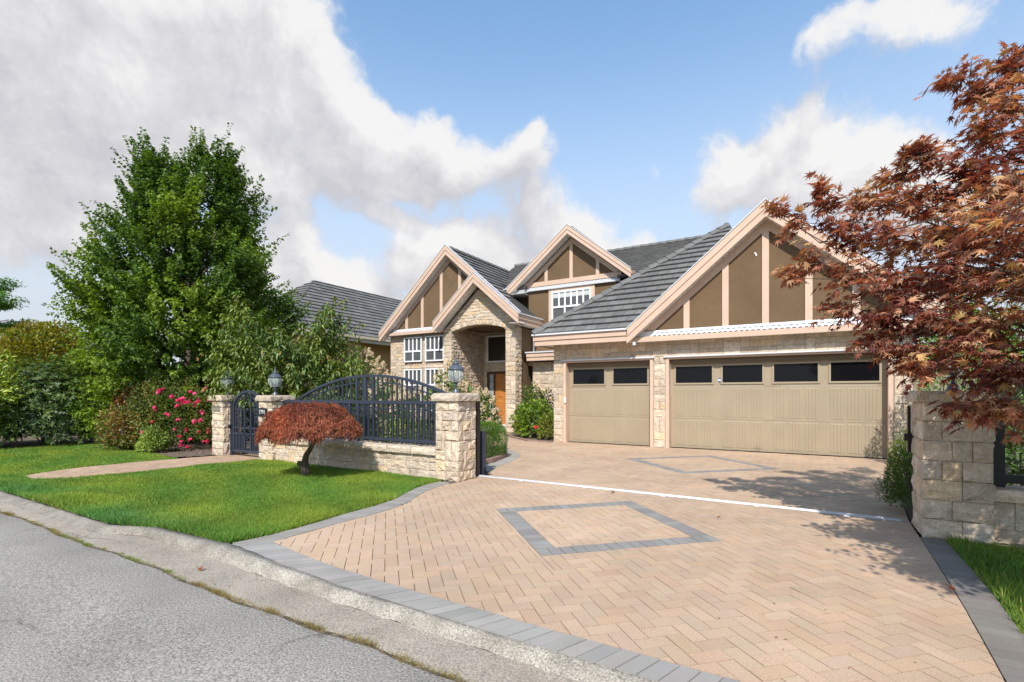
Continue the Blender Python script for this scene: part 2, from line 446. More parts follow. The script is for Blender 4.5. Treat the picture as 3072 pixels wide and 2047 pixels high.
# ================================================================ GROUND
ASPH = mat('worn_asphalt', (.272, .247, .214), .9, .16, 1.1, .5, 110, fine=.66, fscale=70, stain=((.31, .27, .225), .7, .56, .85), big=(.3, .14))
CONC = mat('exposed_aggregate_concrete', (.335, .298, .246), .9, .28, 4, .6, 90, fine=.62, fscale=85, stain=((.20, .165, .125), 2.6, .56, .8))
PAN = mat('gutter_concrete', (.305, .260, .210), .9, .24, 2.2, .5, 100, fine=.52, fscale=80, stain=((.24, .19, .145), 1.3, .5, .85))
EARTH = mat('far_ground', (.10, .12, .05), .95, .3, .3)
TURF = mat('turf_soil', (.12, .17, .036), .95, .35, 3.0, .5, 60)
GRASS = mat('grass_blade', (.185, .30, .048), .6, .22, 1.3, spec=.25, trans=.35, transcol=(1.1, 1.1, .6))

def sheet(name, poly, z, m, kind='structure'):
    o = MB().add([(x, y, z) for x, y in poly], [tuple(range(len(poly)))]).build(name, m); return tag(o, kind=kind)
sheet('ground', [(-900, -900), (900, -900), (900, 900), (-900, 900)], -.22, EARTH)

def seg_lerp(pts, u):
    for i in range(len(pts)-1):
        if pts[i][0] <= u <= pts[i+1][0]:
            t = (u-pts[i][0])/(pts[i+1][0]-pts[i][0]); return pts[i][1]+(pts[i+1][1]-pts[i][1])*t
    return pts[0][1] if u < pts[0][0] else pts[-1][1]
# kerb sections (distance from the street line, height), blended along the street
SEC = [(-60, [(2.47, -.012), (2.43, -.022), (2.37, -.040), (2.31, -.064)]),
       (-6.75, [(2.47, -.012), (2.43, -.022), (2.37, -.040), (2.31, -.064)]),
       (-6.15, [(2.66, .002), (2.59, -.004), (2.565, -.022), (2.545, -.086)]),
       (-4.85, [(2.72, .002), (2.63, -.004), (2.58, -.022), (2.545, -.086)]),
       (-3.6, [(2.615, -.002), (2.55, -.010), (2.51, -.040), (2.48, -.078)]),
       (-2.9, [(2.555, -.002), (2.51, -.010), (2.475, -.034), (2.44, -.066)]),
       (40, [(2.53, -.002), (2.49, -.010), (2.455, -.032), (2.42, -.062)])]
def kerb_at(u):
    for i in range(len(SEC)-1):
        if SEC[i][0] <= u <= SEC[i+1][0]:
            t = (u-SEC[i][0])/(SEC[i+1][0]-SEC[i][0]); t = t*t*(3-2*t)
            return [(a[0]+(b[0]-a[0])*t, a[1]+(b[1]-a[1])*t) for a, b in zip(SEC[i][1], SEC[i+1][1])]
us = [-60, -40, -30, -24]+list(np.arange(-20, 3.01, .12))+[5, 8, 14, 24, 40]
kv, kf, gv, gf = [], [], [], []; kt = []
joint = []
for i, u in enumerate(us):
    s = kerb_at(u); j = [rng.uniform(-.009, .009) for _ in range(5)]
    pts = [(s[0][0], s[0][1]-.03)]+[(v+j[k], z+j[k]*.35) for k, (v, z) in enumerate(s)]
    kv += [(u, v, z) for v, z in pts]
    jr = 2.14+.018*math.sin(u*2.1)+.012*math.sin(u*7.3)+rng.uniform(-.006, .006); joint.append((u, jr))
    b = s[3]
    gp = [(b[0]+.004, b[1]), (b[0]-(b[0]-jr)*.3, b[1]-.010), (b[0]-(b[0]-jr)*.7, b[1]*.4-.055), (jr, -.090), (jr-.02, -.10)]
    gv += [(u, v, z) for v, z in gp]
    if i:
        for k in range(4):
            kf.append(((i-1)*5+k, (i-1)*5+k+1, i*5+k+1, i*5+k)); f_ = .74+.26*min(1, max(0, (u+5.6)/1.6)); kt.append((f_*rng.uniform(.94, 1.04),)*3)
        for k in range(4): gf.append(((i-1)*5+k, (i-1)*5+k+1, i*5+k+1, i*5+k))
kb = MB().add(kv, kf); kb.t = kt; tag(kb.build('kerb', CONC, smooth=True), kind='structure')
tag(MB().add(gv, gf).build('gutter', PAN, smooth=True), kind='structure')
rv = []; rf = []
for i, (u, v) in enumerate(joint):
    row = [(v-.008, -.094), (v-.03, -.088), (v-.5, -.082), (.6, -.065), (-2, -.03), (-6.5, -.09)]
    rv += [(u, a, z) for a, z in row]
    if i:
        for k in range(5): rf.append(((i-1)*6+k, (i-1)*6+k+1, i*6+k+1, i*6+k))
tag(MB().add(rv, rf).build('road', ASPH, smooth=True), kind='structure')
def crack(m):
    nt = m.node_tree; N = nt.nodes; L = nt.links; b = N['Principled BSDF']; src = b.inputs['Base Color'].links[0].from_socket
    geo = N.new('ShaderNodeNewGeometry'); nz = N.new('ShaderNodeTexNoise'); nz.inputs['Scale'].default_value = 1.6; nz.inputs['Detail'].default_value = 5
    L.new(geo.outputs['Position'], nz.inputs['Vector'])
    mx = N.new('ShaderNodeVectorMath'); mx.operation = 'MULTIPLY_ADD'; L.new(nz.outputs['Color'], mx.inputs[0]); mx.inputs[1].default_value = (.9, .9, 0); L.new(geo.outputs['Position'], mx.inputs[2])
    vo = N.new('ShaderNodeTexVoronoi'); vo.feature = 'DISTANCE_TO_EDGE'; vo.inputs['Scale'].default_value = .42; L.new(mx.outputs[0], vo.inputs['Vector'])
    r = N.new('ShaderNodeMapRange'); L.new(vo.outputs['Distance'], r.inputs['Value']); r.inputs['From Min'].default_value = .002; r.inputs['From Max'].default_value = .010
    r.inputs['To Min'].default_value = .45; r.inputs['To Max'].default_value = 0
    n2 = N.new('ShaderNodeTexNoise'); n2.inputs['Scale'].default_value = .8; L.new(geo.outputs['Position'], n2.inputs['Vector'])
    g2 = N.new('ShaderNodeMapRange'); L.new(n2.outputs['Fac'], g2.inputs['Value']); g2.inputs['From Min'].default_value = .50; g2.inputs['From Max'].default_value = .62
    k = N.new('ShaderNodeMath'); k.operation = 'MULTIPLY'; L.new(r.outputs[0], k.inputs[0]); L.new(g2.outputs[0], k.inputs[1])
    mix = N.new('ShaderNodeMixRGB'); L.new(k.outputs[0], mix.inputs[0]); L.new(src, mix.inputs[1]); mix.inputs[2].default_value = (.07, .06, .05, 1); L.new(mix.outputs[0], b.inputs['Base Color'])
crack(ASPH); crack(PAN); crack(CONC)
sheet('far_verge', [(-60, -40), (40, -40), (40, -6.5), (-60, -6.5)], -.08, EARTH)

# ---------------------------------------------------------------- driveway
def paver_piece(poly, r, top=0.0, col=(1, 1, 1), k=.10, joint=.0028):
    poly = clean(inset(clean(poly, .006), joint), .006)
    if len(poly) < 3 or area(poly) < .0006: return None
    n = len(poly); z = top+r.uniform(-.0016, .0016); dx, dy = r.uniform(-.006, .006), r.uniform(-.006, .006)
    cx, cy = poly[0]
    t = [(x, y, z+(x-cx)*dx+(y-cy)*dy) for x, y in poly]
    ins = inset(poly, .003)
    vs = [(x, y, z-.03) for x, y in poly]+t
    fs = [(i, (i+1) % n, n+(i+1) % n, n+i) for i in range(n)]+[tuple(range(n, 2*n))]
    kk = 1+r.uniform(-k, k)
    return vs, fs, tuple(c*kk*(1+r.uniform(-.02, .02)) for c in col)
FRONT_OUT = [(-4.80, 2.725), (-4.3, 2.68), (-3.6, 2.615), (-3.17, 2.575), (-2.5, 2.55), (-1.5, 2.535), (1.15, 2.53)]
FRONT_IN = [(-4.56, 2.99), (-4.22, 2.925), (-3.65, 2.845), (-3.17, 2.80), (-2.5, 2.775), (-1.5, 2.755), (1.15, 2.745)]
S_OUT = [(-4.83, 2.74), (-4.77, 3.1), (-4.765, 3.46), (-4.80, 3.8), (-4.83, 4.2), (-4.84, 4.6), (-4.90, 5.02), (-5.07, 5.45), (-5.20, 5.8), (-5.27, 6.12), (-5.26, 6.46)]
S_IN = [(-4.56, 2.99), (-4.53, 3.1), (-4.535, 3.46), (-4.54, 3.8), (-4.52, 4.2), (-4.52, 4.6), (-4.62, 5.02), (-4.79, 5.40), (-4.91, 5.7), (-4.98, 6.05), (-5.02, 6.46)]
R_IN = [(.90, 2.75), (.87, 3.43), (.90, 3.93), (.932, 4.52), (.961, 5.3), (.989, 6.1), (1.0, 6.47)]
R_OUT = [(1.12, 2.75), (1.12, 3.43), (1.13, 4.1), (1.165, 4.75), (1.185, 5.34), (1.19, 6.0), (1.20, 6.47)]
BED_OUT = [(-5.08, 7.75), (-5.37, 8.39), (-5.455, 9.03), (-5.65, 9.73), (-5.91, 10.32), (-6.23, 10.73), (-6.71, 11.11), (-7.5, 11.75)]
BED_IN = [(-5.45, 7.80), (-5.745, 8.49), (-5.73, 8.9), (-5.905, 9.58), (-6.12, 10.08), (-6.42, 10.48), (-6.88, 10.84), (-7.65, 11.45)]
DRIVE = FRONT_IN[:-1]+[(.90, 2.745)]+R_IN[1:]+[(1.02, 7.2), (1.12, 8.5), (1.30, 10.5), (1.75, 13.0), (1.99, 13.80), (-6.66, 13.80), (-6.66, 13.44), (-7.47, 13.39),
        (-8.58, 14.31), (-9.42, 15.25), (-9.5, 16.08), (-9.95, 16.08), (-9.6, 14.3), (-8.6, 12.7)]+BED_OUT[::-1]+[(-4.99, 7.2), (-4.98, 6.46)]+S_IN[::-1][:-1]
drive = sheet('driveway', [(x, y) for x, y in DRIVE], -.016, SAND)
bx = MB().add([(x, y, -.018) for x, y in FRONT_OUT+FRONT_IN[::-1]], [tuple(range(len(FRONT_OUT)*2))]); bx.build('joint_bed', SAND, drive)
def dia(c, h, hi):
    return dict(c=c, h=h*.70711, hi=hi*.70711)
DIA = [dia((-2.055, 5.295), 1.335, 1.05), dia((-1.96, 10.95), 1.56, 1.27)]
q = math.sqrt(.5)
def rot(p, c): return ((p[0]-c[0])*q+(p[1]-c[1])*q, -(p[0]-c[0])*q+(p[1]-c[1])*q)
def unrot(a, b, c): return (c[0]+(a-b)*q, c[1]+(a+b)*q)
segs = [(DRIVE[i], DRIVE[(i+1) % len(DRIVE)]) for i in range(len(DRIVE))]
def clip_region(poly):
    ins = [inside(p, DRIVE) for p in poly]
    if all(ins): return poly
    cx = sum(p[0] for p in poly)/4; cy = sum(p[1] for p in poly)/4
    near = []
    for p, s in segs:
        dx, dy = s[0]-p[0], s[1]-p[1]; L = math.hypot(dx, dy)
        t = max(0, min(1, ((cx-p[0])*dx+(cy-p[1])*dy)/(L*L)))
        d = math.hypot(cx-p[0]-t*dx, cy-p[1]-t*dy)
        if d < .16: near.append((d, dy/L, -dx/L, (dy*p[0]-dx*p[1])/L))
    if not near: return poly if inside((cx, cy), DRIVE) else []
    near.sort(); return clip(poly, [near[0][1:]])
W = .11
pv = []
r2 = random.Random(5)
for ix in range(-160, 160):
    for iy in range(-160, 160):
        k = (ix-iy) % 4
        if k == 0: rc = (ix, iy, ix+2, iy+1)
        elif k == 3: rc = (ix, iy, ix+1, iy+2)
        else: continue
        C0 = DIA[0]['c']
        poly = [unrot(a*W, b*W, C0) for a, b in ((rc[0], rc[1]), (rc[2], rc[1]), (rc[2], rc[3]), (rc[0], rc[3]))]
        cx = sum(p[0] for p in poly)/4; cy = sum(p[1] for p in poly)/4
        if not (-10 < cx < 2.2 and 2.6 < cy < 16.3): continue
        if not any(inside(p, DRIVE) for p in poly): continue
        poly = clip_region(poly)
        if not poly: continue
        parts = [poly]
        for D in DIA:
            nxt = []
            for pl in parts:
                rp = [rot(p, D['c']) for p in pl]
                if max(max(abs(a), abs(b)) for a, b in rp) > D['h'] and min(max(abs(a), abs(b)) for a, b in rp) > D['h']+.2:
                    nxt.append(pl); continue
                h, hi = D['h'], D['hi']
                inn = clip(rp, [(1, 0, hi), (-1, 0, hi), (0, 1, hi), (0, -1, hi)])
                outs = [clip(rp, [(-1, 0, -h)]), clip(rp, [(1, 0, -h)]),
                        clip(rp, [(1, 0, h), (-1, 0, h), (0, -1, -h)]), clip(rp, [(1, 0, h), (-1, 0, h), (0, 1, -h)])]
                for o_ in [inn]+outs:
                    if len(o_) >= 3: nxt.append([unrot(a, b, D['c']) for a, b in o_])
            parts = nxt
        for pl in parts:
            base = r2.choice([(1, 1, 1), (1.03, 1.0, .96), (.98, .97, .97), (1.0, .96, .92), (1.04, 1.03, 1.03), (.97, .98, .99)])
            s = paver_piece(pl, r2, 0, base, .045)
            if s: pv.append((*s, drive))
emit(pv, 'paver', PAVER, 300)
# grey soldier-course borders and diamonds
gp = []
def resample(pts, n):
    ds = [0]
    for a, b in zip(pts, pts[1:]): ds.append(ds[-1]+math.hypot(b[0]-a[0], b[1]-a[1]))
    out = []; k = 0
    for i in range(n):
        d = ds[-1]*i/(n-1)
        while k < len(pts)-2 and ds[k+1] < d: k += 1
        t = (d-ds[k])/max(1e-9, ds[k+1]-ds[k])
        out.append((pts[k][0]+(pts[k+1][0]-pts[k][0])*t, pts[k][1]+(pts[k+1][1]-pts[k][1])*t))
    return out
def plen(pts): return sum(math.hypot(b[0]-a[0], b[1]-a[1]) for a, b in zip(pts, pts[1:]))
def border(outer, inner, parent, unit=.11, col=(1, 1, 1), top=.001, store=None):
    n = max(2, round((plen(outer)+plen(inner))/2/unit)+1)
    A = resample(outer, n); B = resample(inner, n)
    for i in range(n-1):
        s = paver_piece([A[i], A[i+1], B[i+1], B[i]], r2, top, col, .12, .0035)
        if s: (gp if store is None else store).append((*s, parent))
border(FRONT_OUT, FRONT_IN, drive)
border(S_OUT, S_IN, drive, top=.003, col=(.92, .90, .88)); border(R_OUT, R_IN, drive, top=.003, col=(.66, .64, .61))
border(BED_OUT, BED_IN, drive, col=(1.1, 1.08, 1.04))
sheet_b = MB()
for o_, i_ in ((S_OUT, S_IN), (R_OUT, R_IN), (BED_OUT, BED_IN)):
    A = resample(o_, 30); B = resample(i_, 30)
    for k in range(29): sheet_b.add([(*A[k], -.019), (*A[k+1], -.019), (*B[k+1], -.019), (*B[k], -.019)], [(0, 1, 2, 3)])
sheet_b.build('joint_bed', SAND, drive)
for D in DIA:
    h, hi = D['h'], D['hi']
    for sx in range(4):
        L0, L1 = (-h, h) if sx in (0, 2) else (-hi, hi)
        n = round((L1-L0)/.115)
        for k in range(n):
            a0 = L0+(L1-L0)*k/n; a1 = L0+(L1-L0)*(k+1)/n
            rc = {0: (a0, -h, a1, -hi), 2: (a0, hi, a1, h), 1: (hi, a0, h, a1), 3: (-h, a0, -hi, a1)}[sx]
            s = paver_piece([unrot(a, b, D['c']) for a, b in ((rc[0], rc[1]), (rc[2], rc[1]), (rc[2], rc[3]), (rc[0], rc[3]))], r2, .0005, (.80, .81, .82), .13, .0035)
            if s: gp.append((*s, drive))
emit(gp, 'border_paver', GREYP, 300)

# ---------------------------------------------------------------- front path
PL = [(-12.02, 3.12), (-12.36, 3.96), (-12.33, 4.5), (-12.30, 5.1), (-12.15, 5.7), (-12.0, 6.3), (-11.86, 6.9)]
PR = [(-11.2, 2.99), (-10.83, 3.45), (-10.80, 3.93), (-10.70, 4.68), (-10.60, 5.37), (-10.47, 6.3), (-10.42, 6.9)]
path = sheet('path', PL+PR[::-1], -.008, SAND)
n = 34; A = resample(PL, n); B = resample(PR, n); pp = []
for i in range(n-1):
    m_ = 7
    for k in range(-1, m_):
        t0 = max(0, (k+.5*(i % 2))/m_); t1 = min(1, (k+1+.5*(i % 2))/m_)
        if t1-t0 < .03: continue
        L_ = lambda P, Q, t: (P[0]+(Q[0]-P[0])*t, P[1]+(Q[1]-P[1])*t)
        s = paver_piece([L_(A[i], B[i], t0), L_(A[i], B[i], t1), L_(A[i+1], B[i+1], t1), L_(A[i+1], B[i+1], t0)], r2, .008, (.95, .90, .88), .1, .003)
        if s: pp.append((*s, path))
emit(pp, 'paver', PAVER, 240)
sheet('yard_path', [(-11.86, 6.9), (-10.42, 6.9), (-10.2, 9), (-9.9, 15), (-12.4, 16.2), (-12.2, 12), (-11.9, 9)], -.006, PAVER)

# ---------------------------------------------------------------- beds, lawn
sheet('garden_bed', [(-40, 6.0), (-18.3, 6.3), (-13.96, 5.93), (-12.5, 5.74), (-12.2, 6.2), (-11.95, 6.9), (-11.9, 9), (-12.2, 12), (-12.6, 16.4), (-40, 17)], .012, SOIL)
sheet('garden_bed', [(-40, 2.5), (-18.4, 4.3), (-18.75, 5.3), (-18.3, 6.3), (-40, 6.0)], .010, SOIL)
sheet('garden_bed', [(-10.42, 6.9), (-5.0, 6.9), (-5.05, 7.4), (-5.45, 7.80)]+BED_IN[1:]+[(-8.9, 13), (-10, 15), (-10.2, 9)], .010, SOIL)
bed2 = sheet('garden_bed', [(-9.42, 15.30), (-8.55, 14.36), (-7.45, 13.45), (-6.66, 13.47), (-6.66, 17.3), (-9.5, 17.3)], .012, SOIL)
sheet('garden_bed', [(1.02, 7.0), (1.12, 8.5), (1.30, 10.5), (1.75, 13.0), (1.99, 13.8), (14, 14), (14, 7.0)], .008, SOIL)
# raised brick kerb round the first bed
edge = thing('bed_edging', 'curved red brick edging round the boxwood bed beside the driveway', 'garden edging', (-5.9, 9.5, 0))
K2 = [(x-.09, y-.02) for x, y in BED_IN]
n = 26; A = resample(BED_IN, n); B = resample(K2, n)
for i in range(n-1):
    pl = inset([A[i], A[i+1], B[i+1], B[i]], .003)
    if len(pl) < 3: continue
    k = r2.uniform(.85, 1.15)
    MB().prism_z(pl, -.01, .095+r2.uniform(-.004, .004), (k, k*r2.uniform(.95, 1.05), k)).build('brick', REDP, edge)
edge2 = thing('bed_edging', 'low curved paver edging in front of the camellia bed at the garage corner', 'garden edging', (-8.2, 14, 0))
E2 = [(-9.42, 15.28), (-8.57, 14.33), (-7.46, 13.42), (-6.70, 13.44)]; E3 = [(x+.05, y+.12) for x, y in E2]
n = 30; A = resample(E2, n); B = resample(E3, n)
for i in range(n-1):
    pl = inset([A[i], A[i+1], B[i+1], B[i]], .003); k = r2.uniform(.85, 1.15)
    if len(pl) >= 3: MB().prism_z(pl, -.01, .035+r2.uniform(-.003, .003), (k, k, k)).build('brick', REDP, edge2)

def fine_lawn(name, poly, z):
    return sheet(name, poly, z, TURF)
LAWN = [(-40, 2.47), (-12, 2.47), (-9.3, 2.47), (-8, 2.46), (-6.85, 2.465), (-6.4, 2.56), (-6.1, 2.66), (-5.5, 2.69), (-4.86, 2.725)]+S_OUT[1:]+\
       [(-5.3, 6.60), (-10.0, 6.60), (-10.05, 6.48), (-10.44, 6.48), (-10.47, 6.3), (-10.60, 5.37), (-10.70, 4.68), (-10.80, 3.93), (-10.83, 3.45), (-11.2, 2.99), (-12.02, 3.12)]+PL[1:5]+\
       [(-12.5, 5.74), (-13.96, 5.93), (-18.3, 6.3), (-18.75, 5.3), (-18.4, 4.3), (-40, 2.6)]
fine_lawn('lawn', LAWN, -.004)
LAWN2 = R_OUT+[(1.22, 6.50), (9, 6.58), (9, 2.55), (1.15, 2.53)]
fine_lawn('lawn', LAWN2, -.004)
sheet('far_verge', [(9, 2.55), (40, 2.55), (40, 14), (9, 14)], -.01, EARTH)

def grass(name, poly, n, lo, hi, seed, edge_fn=None, tint_fn=None):
    g = np.random.default_rng(seed)
    xs = np.array([p[0] for p in poly]); ys = np.array([p[1] for p in poly])
    P = []
    tot = 0
    while tot < n:
        m_ = n*3
        x = g.uniform(max(xs.min(), -24), xs.max(), m_); y = g.uniform(ys.min(), ys.max(), m_)
        d2 = x*x+y*y
        keep = g.uniform(0, 1, m_) < np.clip(36.0/d2, .05, 1)
        x, y = x[keep], y[keep]
        ins = np.zeros(len(x), bool); j = len(poly)-1
        for i in range(len(poly)):
            xi, yi = poly[i]; xj, yj = poly[j]
            if yi != yj:
                c = ((yi > y) != (yj > y)) & (x < (xj-xi)*(y-yi)/(yj-yi)+xi); ins ^= c
            j = i
        x, y = x[ins], y[ins]; P.append(np.stack([x, y], 1)); tot += len(x)
    P = np.concatenate(P)[:n]
    x, y = P[:, 0], P[:, 1]; d = np.sqrt(x*x+y*y)
    h = g.uniform(lo, hi, n)*(1+.5*np.sin(x*3.1+1.3*np.sin(y*2.3))*np.sin(y*2.7+x))
    if edge_fn is not None: h = h*edge_fn(x, y)
    a = g.uniform(0, 2*math.pi, n); w = g.uniform(.0022, .0042, n)*(1+d*.13)
    la = g.uniform(0, 2*math.pi, n); ll = h*g.uniform(.25, .9, n)
    v = np.zeros((n, 3, 3), np.float32)
    v[:, 0] = np.stack([x-np.cos(a)*w, y-np.sin(a)*w, np.full(n, -.006)], 1)
    v[:, 1] = np.stack([x+np.cos(a)*w, y+np.sin(a)*w, np.full(n, -.006)], 1)
    v[:, 2] = np.stack([x+np.cos(la)*ll, y+np.sin(la)*ll, h], 1)
    t = np.ones((n, 3), np.float32)
    yel = (np.sin(x*1.9+2*np.sin(y*1.4))*np.sin(y*3.3+1.7*np.sin(x*.9))*.5+.5)[:, None]
    yel = np.clip(yel*.8+g.uniform(-.25, .35, (n, 1)), 0, 1)
    t = (1-yel)*np.array([.72, .95, .9])+yel*np.array([1.65, 1.25, 1.0])
    t *= g.uniform(.75, 1.2, (n, 1))
    dry = g.uniform(0, 1, n) < .05
    t[dry] = np.array([2.4, 1.35, 2.6])*g.uniform(.6, 1, (dry.sum(), 1))
    if tint_fn is not None: tf = tint_fn(x, y); t = t*(tf if tf.ndim == 2 else tf[:, None])
    return tri_mesh(name, v.reshape(-1, 3), np.arange(n*3).reshape(-1, 3), t, GRASS)
def tri_mesh(name, v, f, t, m, parent=None, kind=None):
    me = bpy.data.meshes.new(name); k = f.shape[1]
    me.vertices.add(len(v)); me.vertices.foreach_set('co', np.ascontiguousarray(v, np.float32).ravel())
    me.loops.add(f.size); me.loops.foreach_set('vertex_index', f.astype(np.int32).ravel())
    me.polygons.add(len(f)); me.polygons.foreach_set('loop_start', np.arange(0, f.size, k, dtype=np.int32))
    a = me.attributes.new('tint', 'FLOAT_COLOR', 'FACE')
    arr = np.ones((len(f), 4), np.float32); arr[:, :3] = t; a.data.foreach_set('color', arr.ravel())
    me.update(calc_edges=True); me.materials.append(m)
    o = bpy.data.objects.new(name, me); link(o, parent)
    if kind: o['kind'] = kind
    return o
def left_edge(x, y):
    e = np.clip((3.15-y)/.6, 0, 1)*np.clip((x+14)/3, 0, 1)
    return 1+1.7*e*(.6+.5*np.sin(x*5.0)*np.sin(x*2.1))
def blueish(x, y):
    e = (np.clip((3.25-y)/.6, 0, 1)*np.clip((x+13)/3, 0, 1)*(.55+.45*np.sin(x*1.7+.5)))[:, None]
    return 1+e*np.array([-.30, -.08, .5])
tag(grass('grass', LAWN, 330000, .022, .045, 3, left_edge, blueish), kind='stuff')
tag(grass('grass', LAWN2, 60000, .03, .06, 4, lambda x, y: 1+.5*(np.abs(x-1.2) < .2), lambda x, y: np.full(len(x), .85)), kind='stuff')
# weeds and moss in the joint between gutter and road
def weeds():
    g = np.random.default_rng(9); vs = []; ts = []
    u = -13.0
    while u < 1.2:
        jr = np.interp(u, [a for a, b in joint], [b for a, b in joint])
        big = g.uniform() < .45
        n = int(g.uniform(90, 240)) if big else int(g.uniform(10, 60))
        spread = g.uniform(.03, .10)
        green = (-7.0 < u < -4.3) and g.uniform() < .6
        for _ in range(n):
            x = u+g.normal()*spread; y = jr+g.normal()*.013
            h = g.uniform(.010, .038); a = g.uniform(0, 6.28); w = g.uniform(.0012, .003); l = h*g.uniform(.4, 1.6)
            b = g.uniform(0, 6.28)
            vs.append([(x-math.cos(a)*w, y-math.sin(a)*w, -.094), (x+math.cos(a)*w, y+math.sin(a)*w, -.094), (x+math.cos(b)*l, y+math.sin(b)*l, -.094+h)])
            k = g.uniform(.6, 1.1)
            ts.append((1.2*k, 1.0*k, 1.0*k) if green else (1.9*k, .92*k, 1.9*k))
        u += g.uniform(.08, .22)
    v = np.array(vs, np.float32).reshape(-1, 3)
    return tri_mesh('weeds', v, np.arange(len(v)).reshape(-1, 3), np.array(ts, np.float32), GRASS, kind='stuff')
weeds()
def joint_strip():
    b = MB(); g = random.Random(3); row = []
    for i in range(520):
        u = -26+i*.055; jr = np.interp(u, [a for a, b_ in joint], [b_ for a, b_ in joint]); w = .004+.014*max(0, math.sin(u*2.7)*math.sin(u*1.1+1))+g.uniform(0, .010)
        row.append(((u, jr-.012-w, -.0855), (u, jr-.004+w*.5, -.0872)))
    vs = [p for r_ in row for p in r_]
    b.add(vs, [(2*i, 2*i+2, 2*i+3, 2*i+1) for i in range(len(row)-1)]); b.t = [(k_, k_*.98, k_*.85) for k_ in [g.uniform(.5, 1.4) for _ in range(len(row)-1)]]
    tag(b.build('joint_dirt', SOIL), kind='stuff')
joint_strip()
# crushed grit and moss lying along the same joint
def grit():
    g = np.random.default_rng(10); b = MB()
    for _ in range(700):
        u = g.uniform(-14, 1.2); jr = np.interp(u, [a for a, b_ in joint], [b_ for a, b_ in joint])
        x, y = u, jr+g.normal()*.012; s = g.uniform(.004, .012); k = g.uniform(.5, 1.3)
        b.add([(x-s, y-s*.6, -.098), (x+s, y-s*.5, -.098), (x+s*.8, y+s*.6, -.098), (x-s*.7, y+s*.5, -.098), (x, y, -.098+s*.9)],
              [(0, 1, 4), (1, 2, 4), (2, 3, 4), (3, 0, 4)], (k, k, k))
    return b.build('grit', SOIL, kind='stuff')
grit()
# low gravel strip at the foot of the wall

# ================================================================ HOUSE
r3 = random.Random(21)
house = thing('house', 'brown two storey house with peach trimmed gables, stone cladding and two tan garage doors', 'house', (-5, 14, 0))
ST = []      # stones
TL = []      # roof tiles
FR = lambda x, y, z: Frame((x, y, z), (1, 0, 0), (0, 0, 1))          # faces the street
FS = lambda x, y, z: Frame((x, y, z), (0, 1, 0), (0, 0, 1))          # faces +X
P_ = lambda name, m, *b, label=None: box_part(name, house, m, *b, label=label)

# ---- garage walls with the two openings
VG = 13.69
gw = MB()
gw.box(-6.62, -6.33, VG, VG+.3, 0, 2.95); gw.box(-3.62, -3.28, VG, VG+.3, 0, 2.95); gw.box(1.65, 1.96, VG, VG+.3, 0, 2.95)
gw.box(-6.33, -3.62, VG, VG+.3, 2.49, 2.95); gw.box(-3.28, 1.65, VG, VG+.3, 2.49, 2.95)
gw.box(-6.62, -6.4, VG+.3, 17.6, 0, 2.95); gw.box(1.76, 1.96, VG+.3, 17.6, 0, 2.95)
garage_wall = gw.build('wall', MORTAR, house)
def sf(O, W, H, **k): ST.extend(stone_face(O, W, H, garage_wall, r3, **k))
sf(FR(-6.66, VG, 0), .31, 2.49, cw=.155, ch=.2, tall=.1, wmax=2)
sf(FR(-3.605, VG, 0), .31, 2.49, cw=.155, ch=.2, tall=.25, wmax=2)
sf(FR(1.67, VG, 0), .33, 2.49, cw=.165, ch=.2, tall=.25, wmax=2)
sf(FR(-6.66, VG, 2.50), 8.66, .46, cw=.20, ch=.153, depth=.016, bulge=.006, tall=.34)
# ---- garage doors
def garage_door(u0, u1, label, nwin, nx):
    d = thing_part('garage_door', label)
    v = 13.90; zt = 2.44
    b = MB(); b.box(u0, u1, v, v+.045, .012, .80); b.box(u0, u1, v, v+.045, .806, 1.66); b.box(u0, u1, v, v+.045, 1.666, zt)
    o = b.build('garage_door', DOORP, house, label=label)
    # header strip in the door's shade line
    w = (u1-u0)/nwin
    for k in range(nwin):
        c0 = u0+w*k; mg = .14 if nwin == 2 else .13
        a0, a1 = c0+mg, c0+w-mg
        z0, z1 = 1.765, 2.205
        fb = MB()
        for bx_ in ((a0-.045, a1+.045, z0-.045, z0), (a0-.045, a1+.045, z1, z1+.045)): fb.box(bx_[0], bx_[1], v-.022, v, bx_[2], bx_[3])
        fb.box(a0-.045, a0, v-.022, v, z0, z1); fb.box(a1, a1+.045, v-.022, v, z0, z1)
        fb.build('window_frame', DOORP, o)
        box_part('window_pane', o, GLASSD, a0, a1, v-.008, v+.002, z0, z1)
        for (z0_, z1_) in ((.07, .755), (.86, 1.60)):
            nb = 3; gw_ = (a1-a0+.09)/nb
            for g_ in range(nb):
                p0 = a0-.045+gw_*g_+.03; p1 = a0-.045+gw_*(g_+1)-.03
                npl = 4; pw = (p1-p0)/npl
                for h in range(npl):
                    x0 = p0+pw*h+.003; x1 = p0+pw*(h+1)-.003
                    MB().add([(x0, v, z0_), (x1, v, z0_), (x1, v, z1_), (x0, v, z1_), (x0+.004, v-.006, z0_+.010), (x1-.004, v-.006, z0_+.010), (x1-.004, v-.006, z1_-.010), (x0+.004, v-.006, z1_-.010)],
                             [(4, 5, 6, 7), (0, 1, 5, 4), (1, 2, 6, 5), (2, 3, 7, 6), (3, 0, 4, 7)]).build('plank', DOORP, o)
    MB().box(u0, u1, v-.012, v+.03, 0, .014).build('bottom_seal', BLACK, o)
    return o
def thing_part(*a): return None
gd1 = garage_door(-6.24, -3.70, 'narrow tan garage door with two dark windows', 2, 0)
gd2 = garage_door(-3.19, 1.56, 'wide tan garage door with four dark windows', 4, 0)
